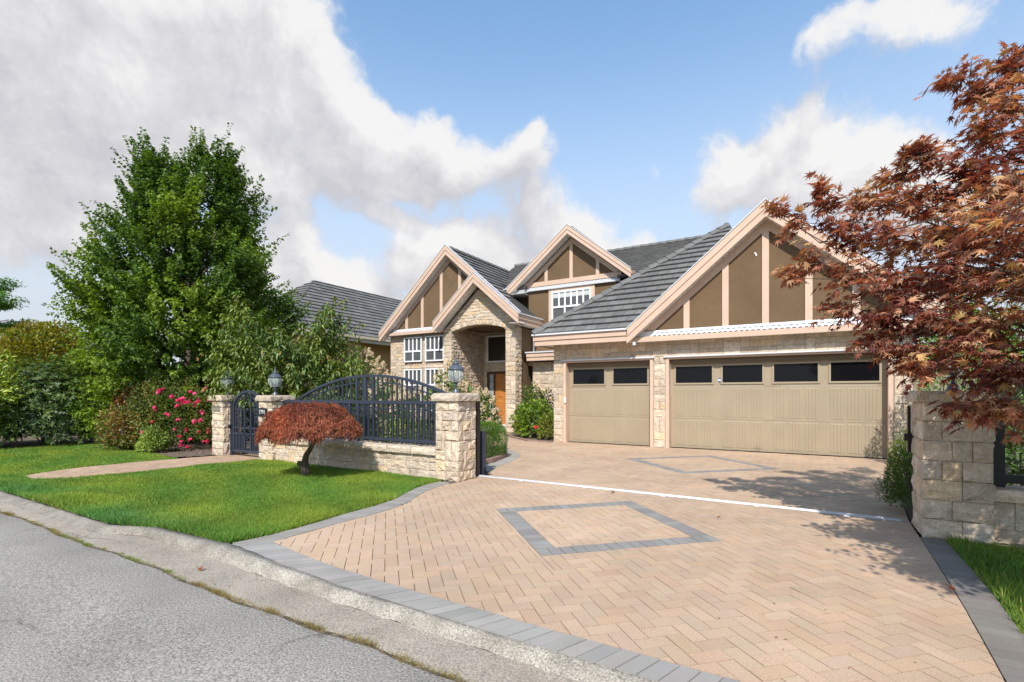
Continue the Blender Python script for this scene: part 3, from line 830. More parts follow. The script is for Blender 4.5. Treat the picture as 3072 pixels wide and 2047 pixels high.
for u0, u1 in ((-6.33, -3.62), (-3.28, 1.65)):
    for a, b in ((u0, u0+.085), (u1-.085, u1)):
        P_('door_jamb', TRIM, a, b, VG-.035, VG+.215, 0, 2.405)
    P_('door_head', TRIM, u0, u1, VG-.033, VG+.05, 2.405, 2.475)
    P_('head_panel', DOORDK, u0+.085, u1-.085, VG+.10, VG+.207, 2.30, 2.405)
    MB().box(u0-.05, u1+.04, VG-.075, VG-.0, 2.477, 2.497).box(u0-.05, u1+.04, VG-.078, VG-.070, 2.455, 2.477).build('drip_flashing', METALW, house)
# sensor box and alarm sticker
P_('sensor_box', WHITE, -6.285, -6.235, VG-.075, VG-.036, 1.20, 1.36)
sk = MB(); cxs, czs, rs = -1.93, 1.83, .062
sk.prism_y([(cxs+rs*math.cos(R(22.5+45*k)), czs+rs*math.sin(R(22.5+45*k))) for k in range(8)], 13.886, 13.890)
STBLUE = mat('sticker_blue', (.03, .075, .42), .4, 0)
stick = sk.build('sticker', STBLUE, gd2)
MB().box(cxs-rs*.9, cxs+rs*.9, 13.883, 13.8855, czs-.026, czs+.024).build('band', WHITE, gd2)
def text_mesh(name, body, size, m, parent, loc, rot=(R(90), 0, 0), ext=.001, sx=1):
    cu = bpy.data.curves.new(name, 'FONT'); cu.body = body; cu.size = size; cu.extrude = ext; cu.align_x = 'CENTER'; cu.align_y = 'CENTER'
    tmp = bpy.data.objects.new('tmp', cu); COL.objects.link(tmp)
    dg = bpy.context.evaluated_depsgraph_get(); me = bpy.data.meshes.new_from_object(tmp.evaluated_get(dg))
    bpy.data.objects.remove(tmp)
    Mx = Matrix.Translation(Vector(loc)) @ Matrix.Rotation(rot[2], 4, 'Z') @ Matrix.Rotation(rot[0], 4, 'X') @ Matrix.Diagonal((sx, 1, 1, 1))
    me.transform(Mx)
    a = me.attributes.new('tint', 'FLOAT_COLOR', 'FACE'); a.data.foreach_set('color', np.ones(len(me.polygons)*4, np.float32))
    me.materials.clear(); me.materials.append(m)
    o = bpy.data.objects.new(name, me); link(o, parent); return o
text_mesh('lettering', 'ADT', .05, STBLUE, gd2, (cxs, 13.8825, czs-.001))

# ---- roofs
def roof(poly3, tiles=True, thick=.05, expo=.335, tw=.33, deck=True, prio=True):
    p = [Vector(v) for v in poly3]
    n = Vector((0, 0, 0))
    for i in range(len(p)): n += p[i].cross(p[(i+1) % len(p)])
    n.normalize()
    if n.z < 0: n = -n
    U = Vector((0, 0, 1)).cross(n).normalized(); V = n.cross(U)
    lowest = min(p, key=lambda v: v.dot(V)); fr = Frame(lowest, U, V)
    pl = [((v-lowest).dot(U), (v-lowest).dot(V)) for v in p]
    if area(pl) < 0: pl = pl[::-1]
    if deck:
        m = len(pl); b = MB()
        b.add([fr.p(a, c, -.004) for a, c in pl]+[fr.p(a, c, -thick) for a, c in pl],
              [tuple(range(m)), tuple(range(2*m-1, m-1, -1))]+[(i, i+m, (i+1) % m+m, (i+1) % m) for i in range(m)])
        dk = b.build('roof', mat('roof_underlay', (.05, .05, .05), .95, 0), house)
    hp = halfplanes(pl)
    a0 = min(a for a, c in pl); a1 = max(a for a, c in pl); c1 = max(c for a, c in pl)
    j = 0; c = -.02
    while c < c1:
        off = (j % 2)*tw*.5+r3.uniform(-.012, .012)
        k = math.floor((a0-off)/tw)
        while off+k*tw < a1:
            x0 = off+k*tw; poly = [(x0, c), (x0+tw, c), (x0+tw, c+expo), (x0, c+expo)]
            poly = clean(clip(poly, hp), .003) if True else poly
            if len(poly) >= 3 and area(poly) > .001:
                poly2 = clean(inset(poly, .006), .002)
                if len(poly2) >= 3:
                    jt = r3.uniform(-.003, .003)
                    h = lambda q_: .062-.056*max(0, min(1, (q_-c)/expo))+jt
                    mm = len(poly2)
                    vs = [fr.p(a, b, -.002) for a, b in poly2]+[fr.p(a, b, h(b)) for a, b in poly2]
                    fs = [(i, (i+1) % mm, mm+(i+1) % mm, mm+i) for i in range(mm)]+[tuple(range(mm, 2*mm))]
                    kk = r3.uniform(.80, 1.16); TL.append((vs, fs, (kk, kk*r3.uniform(.985, 1.01), kk*r3.uniform(.96, 1.01)), dk))
            k += 1
        c += expo; j += 1
    return fr
# garage roof
SG = .80; zE = 3.25
zf = lambda v: zE+SG*(v-13.15)
roof([(-7.1, 13.15, zE), (-4.2, 13.15, zE), (-.83, 16.67, zf(16.67)), (-2.3, 17.95, zf(17.95))])
roof([(2.5, 13.15, zE), (-1.02, 16.67, zf(16.67)), (-.83, 16.67, zf(16.67))])
SGB = (6.07-3.23)/3.37
roof([(-.83, 13.17, 5.99), (-4.2, 13.17, 3.15), (-.83, 16.72, 5.99)])
roof([(-.83, 13.17, 5.99), (2.54, 13.17, 3.15), (2.54, 13.3, 3.15), (-.83, 16.72, 5.99)])
roof([(-7.1, 13.15, zE), (-2.3, 17.95, zf(17.95)), (-2.3, 20.2, zf(17.95)), (-7.1, 20.2, zE)])
roof([(2.5, 13.15, zE), (-2.3, 17.95, zf(17.95)), (-2.3, 22, zf(17.95)), (2.5, 22, zE)])
# main roof
zm = lambda v: 5.75+.5*(v-17.4)
roof([(-10.65, 17.35, zm(17.35)), (-9.72, 17.35, zm(17.35)), (-9.72, 22, zm(22)), (-12.9, 22, zm(22)), (-12.66, 20.9, zm(20.9))])
roof([(-9.72, 18.25, zm(18.25)), (-5.9, 18.25, zm(18.25)), (-5.9, 22, zm(22)), (-9.72, 22, zm(22))])
roof([(-5.9, 17.35, zm(17.35)), (-1.0, 17.35, zm(17.35)), (-1.0, 22, zm(22)), (-5.9, 22, zm(22))])
roof([(-12.9, 22, zm(22)), (-1, 22, zm(22)), (-1, 27, zm(17)), (-12.9, 27, zm(17))])
# entry wing
zr = lambda u: 4.39+.862*(-9.1-u)
ze_ = zr(-12.7)
roof([(-9.1, 15.64, zr(-9.1)), (-9.1, 17.6, zr(-9.1)), (-10.65, 17.6, zr(-10.65)), (-11.08, 18.2, zr(-11.08)), (-11.08, 15.64, zr(-11.08))])
roof([(-11.08, 15.97, zr(-11.08)), (-11.08, 18.15, zr(-11.08)), (-12.7, 20.9, ze_), (-12.7, 15.97, ze_)])
roof([(-12.7, 15.97, ze_), (-12.7, 22, ze_), (-16.42, 22, ze_-.905*3.72), (-16.42, 15.97, ze_-.905*3.72)])
roof([(-11.08, 15.64, zr(-11.08)), (-11.08, 16.4, zr(-11.08)), (-13.06, 16.4, 4.36), (-13.06, 15.64, 4.36)])
# dormer
DZ = 7.86; DS = .80
roof([(-7.78, 17.12, DZ-.05), (-7.78, 21.6, DZ-.05), (-5.32, 17.3, DZ-.05-DS*2.46), (-5.32, 17.12, DZ-.05-DS*2.46)])
roof([(-7.78, 17.12, DZ-.05), (-7.78, 21.6, DZ-.05), (-10.5, 17.12, DZ-.05-DS*2.72)])
emit(TL, 'roof_tile', TILE, 300)
def ridge(p0, p1, n=None, drop=0.05):
    p0, p1 = Vector(p0), Vector(p1); L = (p1-p0).length; n = n or max(2, round(L/.38)); d = (p1-p0).normalized()
    side = d.cross(Vector((0, 0, 1))).normalized(); up = side.cross(d)
    for i in range(n):
        a = p0+d*(L*i/n-.02); b = p0+d*(L*(i+1)/n+.03)
        prof = [(-.13, -drop-.01), (-.07, .04), (0, .062), (.07, .04), (.13, -drop-.01)]
        vs = [a+side*x+up*(z+.028) for x, z in prof]+[b+side*x*.92+up*z for x, z in prof]
        k = r3.uniform(.85, 1.05)
        MB().add(vs, [(j, j+1, j+6, j+5) for j in range(4)]+[(4, 3, 2, 1, 0), (5, 6, 7, 8, 9)], (k, k, k)).build('ridge_tile', TILE, house)
ridge((-7.1, 13.15, zE+.05), (-2.3, 17.95, zf(17.95)+.05)); ridge((-2.3, 17.95, zf(17.95)+.05), (-2.3, 20.2, zf(17.95)+.05))
ridge((-.83, 13.5, 6.04), (-.83, 16.7, 6.04)); ridge((-12.7, 16.3, ze_+.03), (-12.7, 20.9, ze_+.03)); ridge((-7.78, 17.5, DZ-.01), (-7.78, 21.5, DZ-.01))
ridge((-12.9, 22, zm(22)+.05), (-1, 22, zm(22)+.05))

# ---- gables: rakes, soffits, half timbering
def slope_board(name, uA, zA, uB, zB, th, v0, v1, m, tint=(1, 1, 1)):
    """board that follows a slope: top edge (uA,zA)-(uB,zB), th vertical depth, v0 front, v1 back"""
    return MB().prism_y([(uA, zA), (uB, zB), (uB, zB-th), (uA, zA-th)], v0, v1, tint).build(name, m, house)
def gable(ua, za, uL, zL, uR, zR, drop, vf, vw, soffit=True):
    for (ue, zev) in ((uL, zL), (uR, zR)):
        d1 = drop*.5
        slope_board('rake_board', ua, za, ue, zev, d1, vf, vf+.045, TRIM)
        slope_board('rake_board', ua, za-d1+.004, ue, zev-d1+.004, drop-d1, vf+.022, vf+.065, TRIM)
        slope_board('drip_edge', ua, za+.028, ue, zev+.028, .03, vf-.02, vf+.09, METALW)
        if soffit:
            s = MB(); n = max(6, round(abs(ue-ua)/.14))
            for k in range(n):
                t0, t1 = k/n, (k+.9)/n
                x0, x1 = ua+(ue-ua)*t0, ua+(ue-ua)*t1; z0, z1 = za+(zev-za)*t0-drop+.05, za+(zev-za)*t1-drop+.05
                s.prism_y([(x0, z0), (x1, z1), (x1, z1-.012), (x0, z0-.012)], vf+.066, vw)
            x0, z0 = ua, za-drop+.065; x1, z1 = ue, zev-drop+.065
            s.prism_y([(x0, z0), (x1, z1), (x1, z1-.012), (x0, z0-.012)], vf+.066, vw)
            s.build('soffit', WHITE, house)
def dentil(u0, u1, v, z0, z1, out=.10):
    b = MB(); b.add([(u0, v-out, z0), (u1, v-out, z0), (u1, v-.012, z1), (u0, v-.012, z1), (u0, v, z0), (u1, v, z0), (u1, v, z1), (u0, v, z1)],
                    [(0, 1, 2, 3), (4, 7, 6, 5), (0, 4, 5, 1), (3, 2, 6, 7), (0, 3, 7, 4), (1, 5, 6, 2)])
    b.build('flashing', METALW, house)
    d = MB(); n = round((u1-u0)/.125); w = (u1-u0)/n
    for row in range(2):
        za = z0+(z1-z0)*(.10+.46*row); zb = z0+(z1-z0)*(.40+.46*row)
        yo = lambda z: v-out+(out-.012)*(z-z0)/(z1-z0)
        for k in range(n):
            x0 = u0+w*(k+.5*row)+.012; x1 = min(x0+w*.62, u1)
            if x1-x0 < .02: continue
            d.add([(x0, yo(za)-.034, za), (x1, yo(za)-.034, za), (x1, yo(zb)-.034, zb), (x0, yo(zb)-.034, zb), (x0, yo(za)+.01, za), (x1, yo(za)+.01, za), (x1, yo(zb)+.01, zb), (x0, yo(zb)+.01, zb)],
                  [(0, 1, 2, 3), (0, 4, 5, 1), (3, 2, 6, 7), (0, 3, 7, 4), (1, 5, 6, 2)])
    d.build('dentil_blocks', METALW, house, kind='stuff')
def timber(ua, uL, uR, zbase, ztop, slL, slR, v, posts, wtrim=.27, pw=.14, base_h=0):
    """half timbering on a gable wall: ztop is the apex of the inner trim"""
    zl = lambda u: ztop-(ua-u)*slL if u < ua else ztop-(u-ua)*slR
    for (ue, sl) in ((uL, slL), (uR, slR)):
        zE_ = zl(ue)
        MB().prism_y([(ua, ztop), (ue, zE_), (ue, max(zE_-wtrim, zbase)), (ua, ztop-wtrim)] if zE_-wtrim >= zbase else
                     [(ua, ztop), (ue, max(zE_, zbase)), (ua-(ztop-wtrim-zbase)/slL if ue < ua else ua+(ztop-wtrim-zbase)/slR, zbase), (ua, ztop-wtrim)],
                     v-.035, v).build('timber_trim', TRIM, house)
    for c in posts:
        a, b = c-pw/2, c+pw/2
        za, zb = zl(a)-wtrim+.004, zl(b)-wtrim+.004
        if a < ua < b: poly = [(a, zbase), (b, zbase), (b, zb), (ua, ztop-wtrim+.004), (a, za)]
        else: poly = [(a, zbase), (b, zbase), (b, max(zb, zbase+.02)), (a, max(za, zbase+.02))]
        MB().prism_y(poly, v-.033, v).build('timber_post', TRIM, house)

# garage gable
VW = 13.52
gable(-.83, 6.09, -4.21, 3.235, 2.55, 3.235, .40, 13.15, VW)
MB().prism_y([(-4.1, 3.05), (2.45, 3.05), (-.83, 5.84)], VW, VW+.1).build('gable_wall', STUCCO, house)
timber(-.83, -3.82, 2.2, 3.19, 5.73, SGB, SGB, VW, [-2.70, -1.755, -.85, .055, .97, 1.9], wtrim=.25, pw=.15)
MB().add([(-1.10, VW-.006, 4.955), (-1.075, VW-.006, 4.90), (-1.055, VW-.006, 4.86), (-1.035, VW-.006, 4.87), (-1.045, VW-.006, 4.92), (-1.08, VW-.006, 4.965)], [(0, 1, 2, 3, 4, 5)]).build('bird_dropping', WHITE, house)
dentil(-3.55, 2.1, VW-.02, 3.03, 3.19)
MB().box(-4.05, -3.552, VW-.03, VW+.0, 3.0, 3.175).build('flashing', METALW, house)
P_('fascia_board', TRIM, -4.10, 2.47, 13.36, 13.41, 2.885, 3.0)
P_('ledge', TRIM, -4.05, 2.47, 13.40, 13.52, 2.985, 3.028)
sfm = MB(); n = 60
for k in range(n): sfm.box(-4.0+6.45*k/n, -4.0+6.45*(k+.93)/n, 13.41, VG-.01, 2.90, 2.912)
sfm.box(-4.0, 2.45, 13.41, VG-.01, 2.915, 2.93); sfm.build('soffit', WHITE, house)
# garage eave, left part
P_('fascia_board', TRIM, -7.10, -4.19, 13.15, 13.195, 3.065, 3.225); P_('fascia_board', TRIM, -7.06, -4.12, 13.18, 13.225, 2.915, 3.068)
P_('gutter_edge', METALW, -7.13, -4.20, 13.10, 13.17, 3.215, 3.262)
P_('fascia_board', TRIM, -7.10, -7.055, 13.195, 17.6, 3.065, 3.225); P_('fascia_board', TRIM, -7.06, -7.015, 13.225, 17.6, 2.915, 3.068)
MB().box(-7.02, -4.1, 13.225, VG-.01, 2.955, 2.97).box(-7.02, -6.66, VG-.01, 17.6, 2.955, 2.97).build('soffit', WHITE, house)
P_('vent_cap', METALW, -4.07, -4.0, 13.27, 13.36, 2.80, 2.888)
P_('fascia_board', TRIM, 2.44, 2.485, 13.41, 22, 2.9, 3.22)

# ---- body walls
VB = 17.6
bw = MB(); bw.box(-9.5, -6.6, VB+.012, VB+.25, 0, 5.6); bw.box(-9.70, -6.02, VB, VB+.2, 3.0, 5.78); bw.box(-13.0, -9.5, VB+.5, VB+.7, 4.3, 5.72); bw.box(-9.5, -1.2, VB+.5, VB+.7, 3.0, 5.72)
bw.box(-9.70, -9.5, VB+.2, VB+.6, 3, 5.78); bw.box(-6.2, -6.02, VB+.2, VB+.6, 3, 5.78); bw.box(-13, -12.8, 18.3, 26.5, 0, 5.7); bw.box(-1.2, -1.0, 18.3, 26.5, 0, 5.7)
bw.build('wall', STUCCO, house)
# low wing wall next to the garage
lw = MB().box(-9.26, -6.62, 17.22, 17.5, 0, 2.72).build('wall', MORTAR, house)
ST.extend(stone_face(FR(-9.3, 17.22, 0), 2.7, 2.72, lw, r3, cw=.17, ch=.17, tall=.22))
for z0, z1, y0 in ((2.90, 3.07, 16.78), (2.755, 2.903, 16.81)):
    P_('fascia_board', TRIM, -9.36, -6.62, y0, y0+.045, z0, z1)
P_('gutter_edge', METALW, -9.40, -6.62, 16.74, 16.80, 3.055, 3.10)
MB().box(-9.36, -6.62, 16.82, 17.6, 2.765, 2.78).box(-9.36, -6.62, 16.80, 17.6, 3.06, 3.085).build('soffit', WHITE, house)
P_('fascia_board', TRIM, -9.36, -9.315, 16.826, 17.6, 2.755, 3.06)
P_('window_trim', WHITE, -8.30, -8.22, 17.13, 17.2, 1.0, 2.5)

# ---- dormer
gable(-7.78, DZ+.03, -10.5, DZ+.03-DS*2.72, -5.32, DZ+.03-DS*2.46, .34, 17.1, VB-.03)
MB().prism_y([(-9.9, 5.9), (-5.75, 5.9), (-7.78, 7.62)], VB-.03, VB+.06).build('gable_wall', STUCCO, house)
timber(-7.78, -9.75, -5.85, 5.955, 7.52, DS, DS, VB-.03, [-8.88, -7.80, -6.72], wtrim=.20, pw=.13)
P_('band_board', TRIM, -9.86, -5.80, VB-.075, VB-.02, 5.775, 5.95)
dentil(-9.84, -5.85, VB-.005, 5.63, 5.772, .09)
P_('drip_edge', METALW, -9.80, -5.85, VB-.11, VB-.0, 5.612, 5.632)
# eave returns of the dormer
for (x0, x1, y1) in ((-10.52, -10.475, 17.6), (-5.345, -5.30, 17.75)):
    P_('fascia_board', TRIM, x0, x1, 17.146, y1, 5.53 if x0 < -9 else 5.73, 5.72 if x0 < -9 else 5.90)
P_('gutter_edge', METALW, -10.60, -10.43, 17.03, 17.4, 5.685, 5.715)
MB().box(-10.47, -9.72, 17.17, VB+.4, 5.50, 5.515).build('soffit', WHITE, house)

# ---- windows
def window(u0, u1, v, z0, z1, rows, fw=.055, label=None, depth=.07, glass=GLASSH, curtain=None):
    """rows: list of (height fraction, number of lights) from the bottom"""
    f = MB()
    f.box(u0, u1, v-depth, v, z0, z0+fw); f.box(u0, u1, v-depth, v, z1-fw, z1)
    f.box(u0, u0+fw, v-depth, v, z0+fw, z1-fw); f.box(u1-fw, u1, v-depth, v, z0+fw, z1-fw)
    o = f.build('window', WHITE, house, label=label)
    zi0, zi1 = z0+fw, z1-fw; zc = zi0; ui0, ui1 = u0+fw, u1-fw
    for ri, (fr_, lights) in enumerate(rows):
        zt = zc+(zi1-zi0)*fr_
        zt_in = zt-(.035 if ri < len(rows)-1 else 0); zb_in = zc+(.035 if ri else 0)
        if ri < len(rows)-1: MB().box(ui0, ui1, v-depth+.006, v, zt-.035, zt+.035).build('transom', WHITE, o)
        ws = lights if hasattr(lights, '__len__') else [1/lights]*lights
        x = ui0
        for li, wf in enumerate(ws):
            x1 = x+(ui1-ui0)*wf
            mw = .030
            a = x+(mw if li else 0); b = x1-(mw if li < len(ws)-1 else 0)
            box_part('window_pane', o, glass, a, b, v-.030, v-.022, zb_in, zt_in)
            if li < len(ws)-1: MB().box(x1-mw, x1+mw, v-depth+.012, v-.004, zb_in, zt_in).build('muntin', WHITE, o)
            if curtain and ri in curtain:
                hgt = curtain[ri]
                box_part('blind', o, mat('pale_blind', (.50, .52, .50), .8, .05), a+.004, b-.004, v-.034, v-.0305, zt_in-(zt_in-zb_in)*hgt, zt_in)
            x = x1
        zc = zt
    return o
VWN = 16.40
for k, (a, b) in enumerate(((-15.30, -14.28), (-14.08, -13.06))):
    window(a, b, VWN-.02, 2.87, 3.955, [(.42, 2), (.58, 4)], label=['upper left stone wall window', 'upper right stone wall window'][k])
    window(a, b, VWN-.02, .75, 2.56, [(.62, 2), (.38, 4)], label=['lower left stone wall window', 'lower right stone wall window'][k])
window(-8.63, -6.98, VB-.01, 4.02, 5.50, [(.585, [.33, .34, .33]), (.415, 6)], curtain={1: .38}, fw=.06, label='dormer window with pale blinds')
for b_ in ((-8.77, -8.632, VB-.05, VB+.0, 3.95, 5.505), (-6.978, -6.84, VB-.05, VB+.0, 3.95, 5.505), (-8.77, -6.84, VB-.05, VB+.0, 5.507, 5.61)):
    P_('window_trim', TRIM, *b_)

# ---- left gable over the stone window wall
VE = 16.42
ww = MB(); ww.box(-16.15, -12.9, VE, VE+.25, 0, 4.1); ww.box(-16.15, -15.95, VE+.25, 22, 0, 4.1)
window_wall = ww.build('wall', MORTAR, house)
WH = [(-15.33-(-16.19), 2.84, -14.25+16.19, 3.985), (-14.11+16.19, 2.84, -13.03+16.19, 3.985), (-15.33+16.19, .72, -14.25+16.19, 2.59), (-14.11+16.19, .72, -13.03+16.19, 2.59)]
def cut_holes(poly):
    cx = sum(p[0] for p in poly)/len(poly); cz = sum(p[1] for p in poly)/len(poly)
    for a0, b0, a1, b1 in WH:
        if a0 < cx < a1 and b0 < cz < b1:
            # keep the biggest side piece
            c = [clip(poly, [(1, 0, a0)]), clip(poly, [(-1, 0, -a1)]), clip(poly, [(0, 1, b0)]), clip(poly, [(0, -1, -b1)])]
            c = [x for x in c if len(x) >= 3]; c.sort(key=lambda x: -area(x)); return c[0] if c and area(c[0]) > .002 else None
        if a0-.6 < cx < a1+.6 and b0-.3 < cz < b1+.3:
            xs = [p[0] for p in poly]; zs = [p[1] for p in poly]
            if max(xs) > a0 and min(xs) < a1 and max(zs) > b0 and min(zs) < b1:
                if cx < a0: poly = clip(poly, [(1, 0, a0)])
                elif cx > a1: poly = clip(poly, [(-1, 0, -a1)])
                elif cz < b0: poly = clip(poly, [(0, 1, b0)])
                else: poly = clip(poly, [(0, -1, -b1)])
                if len(poly) < 3: return None
    return poly
ST.extend(stone_face(FR(-16.19, VE, 0), 3.3, 4.08, window_wall, r3, cw=.165, ch=.135, tall=.14, keep=cut_holes, depth=.016, bulge=.016))
gable(-12.7, ze_+.09, -16.47, 4.21, -9.16, zr(-9.16)+.09, .40, 15.95, VE-.1)
MB().prism_y([(-16.2, 4.12), (-12.7, 4.12), (-9.8, 4.6), (-12.7, ze_-.22)], VE-.1, VE+.1).build('gable_wall', STUCCO, house)
timber(-12.7, -16.0, -10.5, 4.33, ze_-.30, .88, .862, VE-.1, [-15.12, -14.22, -13.18, -12.22, -11.4], wtrim=.22, pw=.14)
dentil(-15.9, -12.85, VE-.11, 4.19, 4.33, .10)
P_('fascia_board', TRIM, -16.2, -12.9, 16.14, 16.19, 4.06, 4.17)
P_('ledge', TRIM, -16.15, -12.9, 16.185, VE-.1, 4.15, 4.19)
MB().box(-16.15, -12.9, 16.19, VE-.02, 4.075, 4.09).build('soffit', WHITE, house)

# ---- portico
VP = 16.14
UL0, UL1, UR0, UR1 = -12.92, -12.50, -9.90, -9.50
ua, uw = -11.2, 1.30
ARC_R = (uw*uw+.22*.22)/(2*.22); ARC_Z = 4.215-ARC_R
arc = lambda u: ARC_Z+math.sqrt(max(0, ARC_R**2-(u-ua)**2))
pb = MB()
pb.box(UL0, UL1, VP, VP+.30, 0, 4.0); pb.box(UR0, UR1, VP, VP+.46, 0, 4.0)
n = 14
for k in range(n):
    a = UL1+(UR0-UL1)*k/n; b = UL1+(UR0-UL1)*(k+1)/n
    top = lambda u: min(zr(-11.08)-.42, 4.05+.868*(u+13.0)) if u < -11.08 else zr(u)-.42
    pb.prism_y([(a, arc(a)), (b, arc(b)), (b, max(top(b), arc(b)+.05)), (a, max(top(a), arc(a)+.05))], VP, VP+.30)
pb.prism_y([(UL0, 4.0), (UL1, 4.0), (UL1, 4.05+.868*.5), (UL0, 4.05)], VP, VP+.3)
pb.prism_y([(UR0, 4.0), (UR1, 4.0), (UR1, zr(UR1)-.42), (UR0, zr(UR0)-.42)], VP, VP+.46)
portico = pb.build('portico', MORTAR, house)
apex_in = zr(-11.08)-.40
def arch_keep(poly):
    cx = sum(p[0] for p in poly)/len(poly)+UL0; cz = sum(p[1] for p in poly)/len(poly)
    d = Vector((cx-ua, cz-ARC_Z)); L = d.length
    if abs(cx-ua) < uw+.03 and cz > 3.6 or (cx < UR0 and cx > UL1):
        # keep what lies outside the voussoir ring
        nx, nz = d.x/L, d.y/L; rad = ARC_R+.19
        if L < rad-.18 and abs(cx-ua) < uw: return None
        return clip(poly, [(-nx, -nz, -(rad+nx*(ua-UL0)+nz*ARC_Z))])
    return poly
gmask = [(-.868/math.hypot(.868, 1), 1/math.hypot(.868, 1), (4.06-.868*0)/math.hypot(.868, 1)),
         (.862/math.hypot(.862, 1), 1/math.hypot(.862, 1), (zr(-9.5)-.40+.862*(UR1-UL0))/math.hypot(.862, 1))]
ST.extend(stone_face(FR(UL0, VP, 3.95-3.95), .42, 3.96, portico, r3, cw=.21, ch=.165, tall=.12, depth=.016, bulge=.014, wmax=2))
ST.extend(stone_face(FR(UR0, VP, 0), .44, 3.96, portico, r3, cw=.22, ch=.18, tall=.14, depth=.016, bulge=.014, wmax=2))
def up_keep(poly): return arch_keep(poly)
for s in stone_face(Frame((UL0, VP, 0), (1, 0, 0), (0, 0, 1)), UR1-UL0+.04, 6.0, portico, r3, cw=.165, ch=.125, tall=.06, depth=.016, bulge=.018,
                    mask=gmask+[(0, -1, -3.965)], keep=up_keep): ST.append(s)
nv = 17; th0 = math.asin(uw/ARC_R)
for k in range(nv):
    t0 = -th0+2*th0*k/nv; t1 = -th0+2*th0*(k+1)/nv; R1_ = ARC_R+.185
    poly = [(ua+ARC_R*math.sin(t0)-UL0, ARC_Z+ARC_R*math.cos(t0)), (ua+ARC_R*math.sin(t1)-UL0, ARC_Z+ARC_R*math.cos(t1)), (ua+R1_*math.sin(t1)-UL0, ARC_Z+R1_*math.cos(t1)), (ua+R1_*math.sin(t0)-UL0, ARC_Z+R1_*math.cos(t0))]
    s = stone_piece(poly, FR(UL0, VP, 0), .038, .02, r3)
    if s: ST.append((*s, portico))
ST.extend(stone_face(FS(UR1, VP, 0), .47, 4.02, portico, r3, cw=.155, ch=.165, tall=.1, depth=.035, bulge=.03, wmax=2))
# side wall behind the right pillar, inner walls, ceiling
VBK = 18.45
pw_ = MB(); pw_.box(UR0+.06, UR1-.02, VP+.46, VB+.6, 0, 4.05); pw_.build('wall', STUCCO, house)
iw = MB(); iw.box(UL1-.22, UL1-.03, VP+.3, VBK, 0, 4.25); iw.box(UL1-.2, UR0+.1, VBK+.03, VBK+.25, 0, 4.25)
inner = iw.build('wall', MORTAR, house)
ST.extend(stone_face(FS(UL1-.03, VP+.02, .1), VBK-VP-.02, 4.12, inner, r3, cw=.17, ch=.13, tall=.16, depth=.028, bulge=.03))
DH = [(-12.30+12.5, 0, -10.4+12.5, 2.46), (-12.30+12.5, 2.84, -10.3+12.5, 4.09)]
def door_holes(poly):
    global WH
    keep, WH = WH, DH
    try: return cut_holes(poly)
    finally: WH = keep
ST.extend(stone_face(FR(UL1, VBK+.03, 0), 2.6, 4.2, inner, r3, cw=.16, ch=.125, tall=.2, depth=.025, bulge=.008, keep=door_holes))
P_('ceiling', STUCCO, UL1-.1, UR0+.1, VP+.3, VBK+.1, 4.235, 4.26)
window(-12.27, -10.33, VBK-.01, 2.87, 4.06, [(1, 1)], fw=.065, glass=mat('hall_window_glass', (.035, .034, .027), .05, 0, spec=.4), label='square window above the front door')
# front door set
DF = VBK+.02
fd = MB().box(-12.28, -12.18, DF-.06, DF+.1, .1, 2.45).box(-11.93, -11.87, DF-.06, DF+.1, .1, 2.36).box(-10.92, -10.86, DF-.06, DF+.1, .1, 2.36).box(-12.18, -10.45, DF-.06, DF+.1, 2.36, 2.45)
DKW = mat('dark_door_frame', (.085, .040, .018), .4, .2, 8)
fdo = fd.build('door_frame', DKW, house)
box_part('sidelight', fdo, mat('leaded_glass', (.32, .37, .40), .1, .5, 14), -12.18, -11.93, DF+.0, DF+.02, .2, 2.36)
for k in range(5): box_part('leading', fdo, DKW, -12.17, -11.94, DF-.008, DF, .5+.38*k, .515+.38*k)
dr = MB().box(-11.87, -10.92, DF+.0, DF+.05, .12, 2.36).build('front_door', WOOD, house)
for (a, b) in ((-11.77, -11.45), (-11.33, -11.02)):
    for z0, z1 in ((.28, .55), (.68, 1.18), (1.32, 2.24)):
        MB().add([(a, DF, z0), (b, DF, z0), (b, DF, z1), (a, DF, z1), (a+.05, DF-.022, z0+.05), (b-.05, DF-.022, z0+.05), (b-.05, DF-.022, z1-.05), (a+.05, DF-.022, z1-.05)],
                 [(4, 5, 6, 7), (0, 1, 5, 4), (1, 2, 6, 5), (2, 3, 7, 6), (3, 0, 4, 7)]).build('door_panel', WOOD, dr)
MB().tube([(-10.99, DF-.05, 1.0), (-10.99, DF-.05, 1.25)], .012).build('handle', METALW, dr)
P_('door_sill', WHITE, -12.2, -10.85, DF-.14, DF-.0, .085, .125)
P_('step', GREYP, UL1, UR0, VP+.5, VBK, 0, .085)
# portico gable
gable(-11.08, zr(-11.08)+.09, -13.08, 4.38, -9.06, zr(-9.06)+.09, .40, 15.62, VP-.02)
# eave return along the right side
P_('fascia_board', TRIM, -9.105, -9.06, 15.665, 17.62, 4.245, 4.42); P_('fascia_board', TRIM, -9.135, -9.09, 15.685, 17.62, 4.065, 4.248)
P_('gutter_edge', METALW, -9.10, -9.02, 15.62, 17.64, 4.415, 4.462)
MB().box(-9.5, -9.135, 15.69, 17.6, 4.10, 4.112).build('soffit', WHITE, house)
# downpipes
MB().tube([(-9.24, 17.3, 4.08), (-9.3, 17.36, 3.96), (-9.42, 17.5, 3.86), (-9.42, 17.5, 3.10)], .035, 8).build('downpipe', WHITE, house)
MB().tube([(-10.35, 17.4, 5.50), (-10.35, 17.42, 5.42), (-10.28, 17.5, 5.35), (-10.28, 17.5, 5.2)], .035, 8).build('downpipe', WHITE, house)
emit(ST, 'stone', STONE, 300)

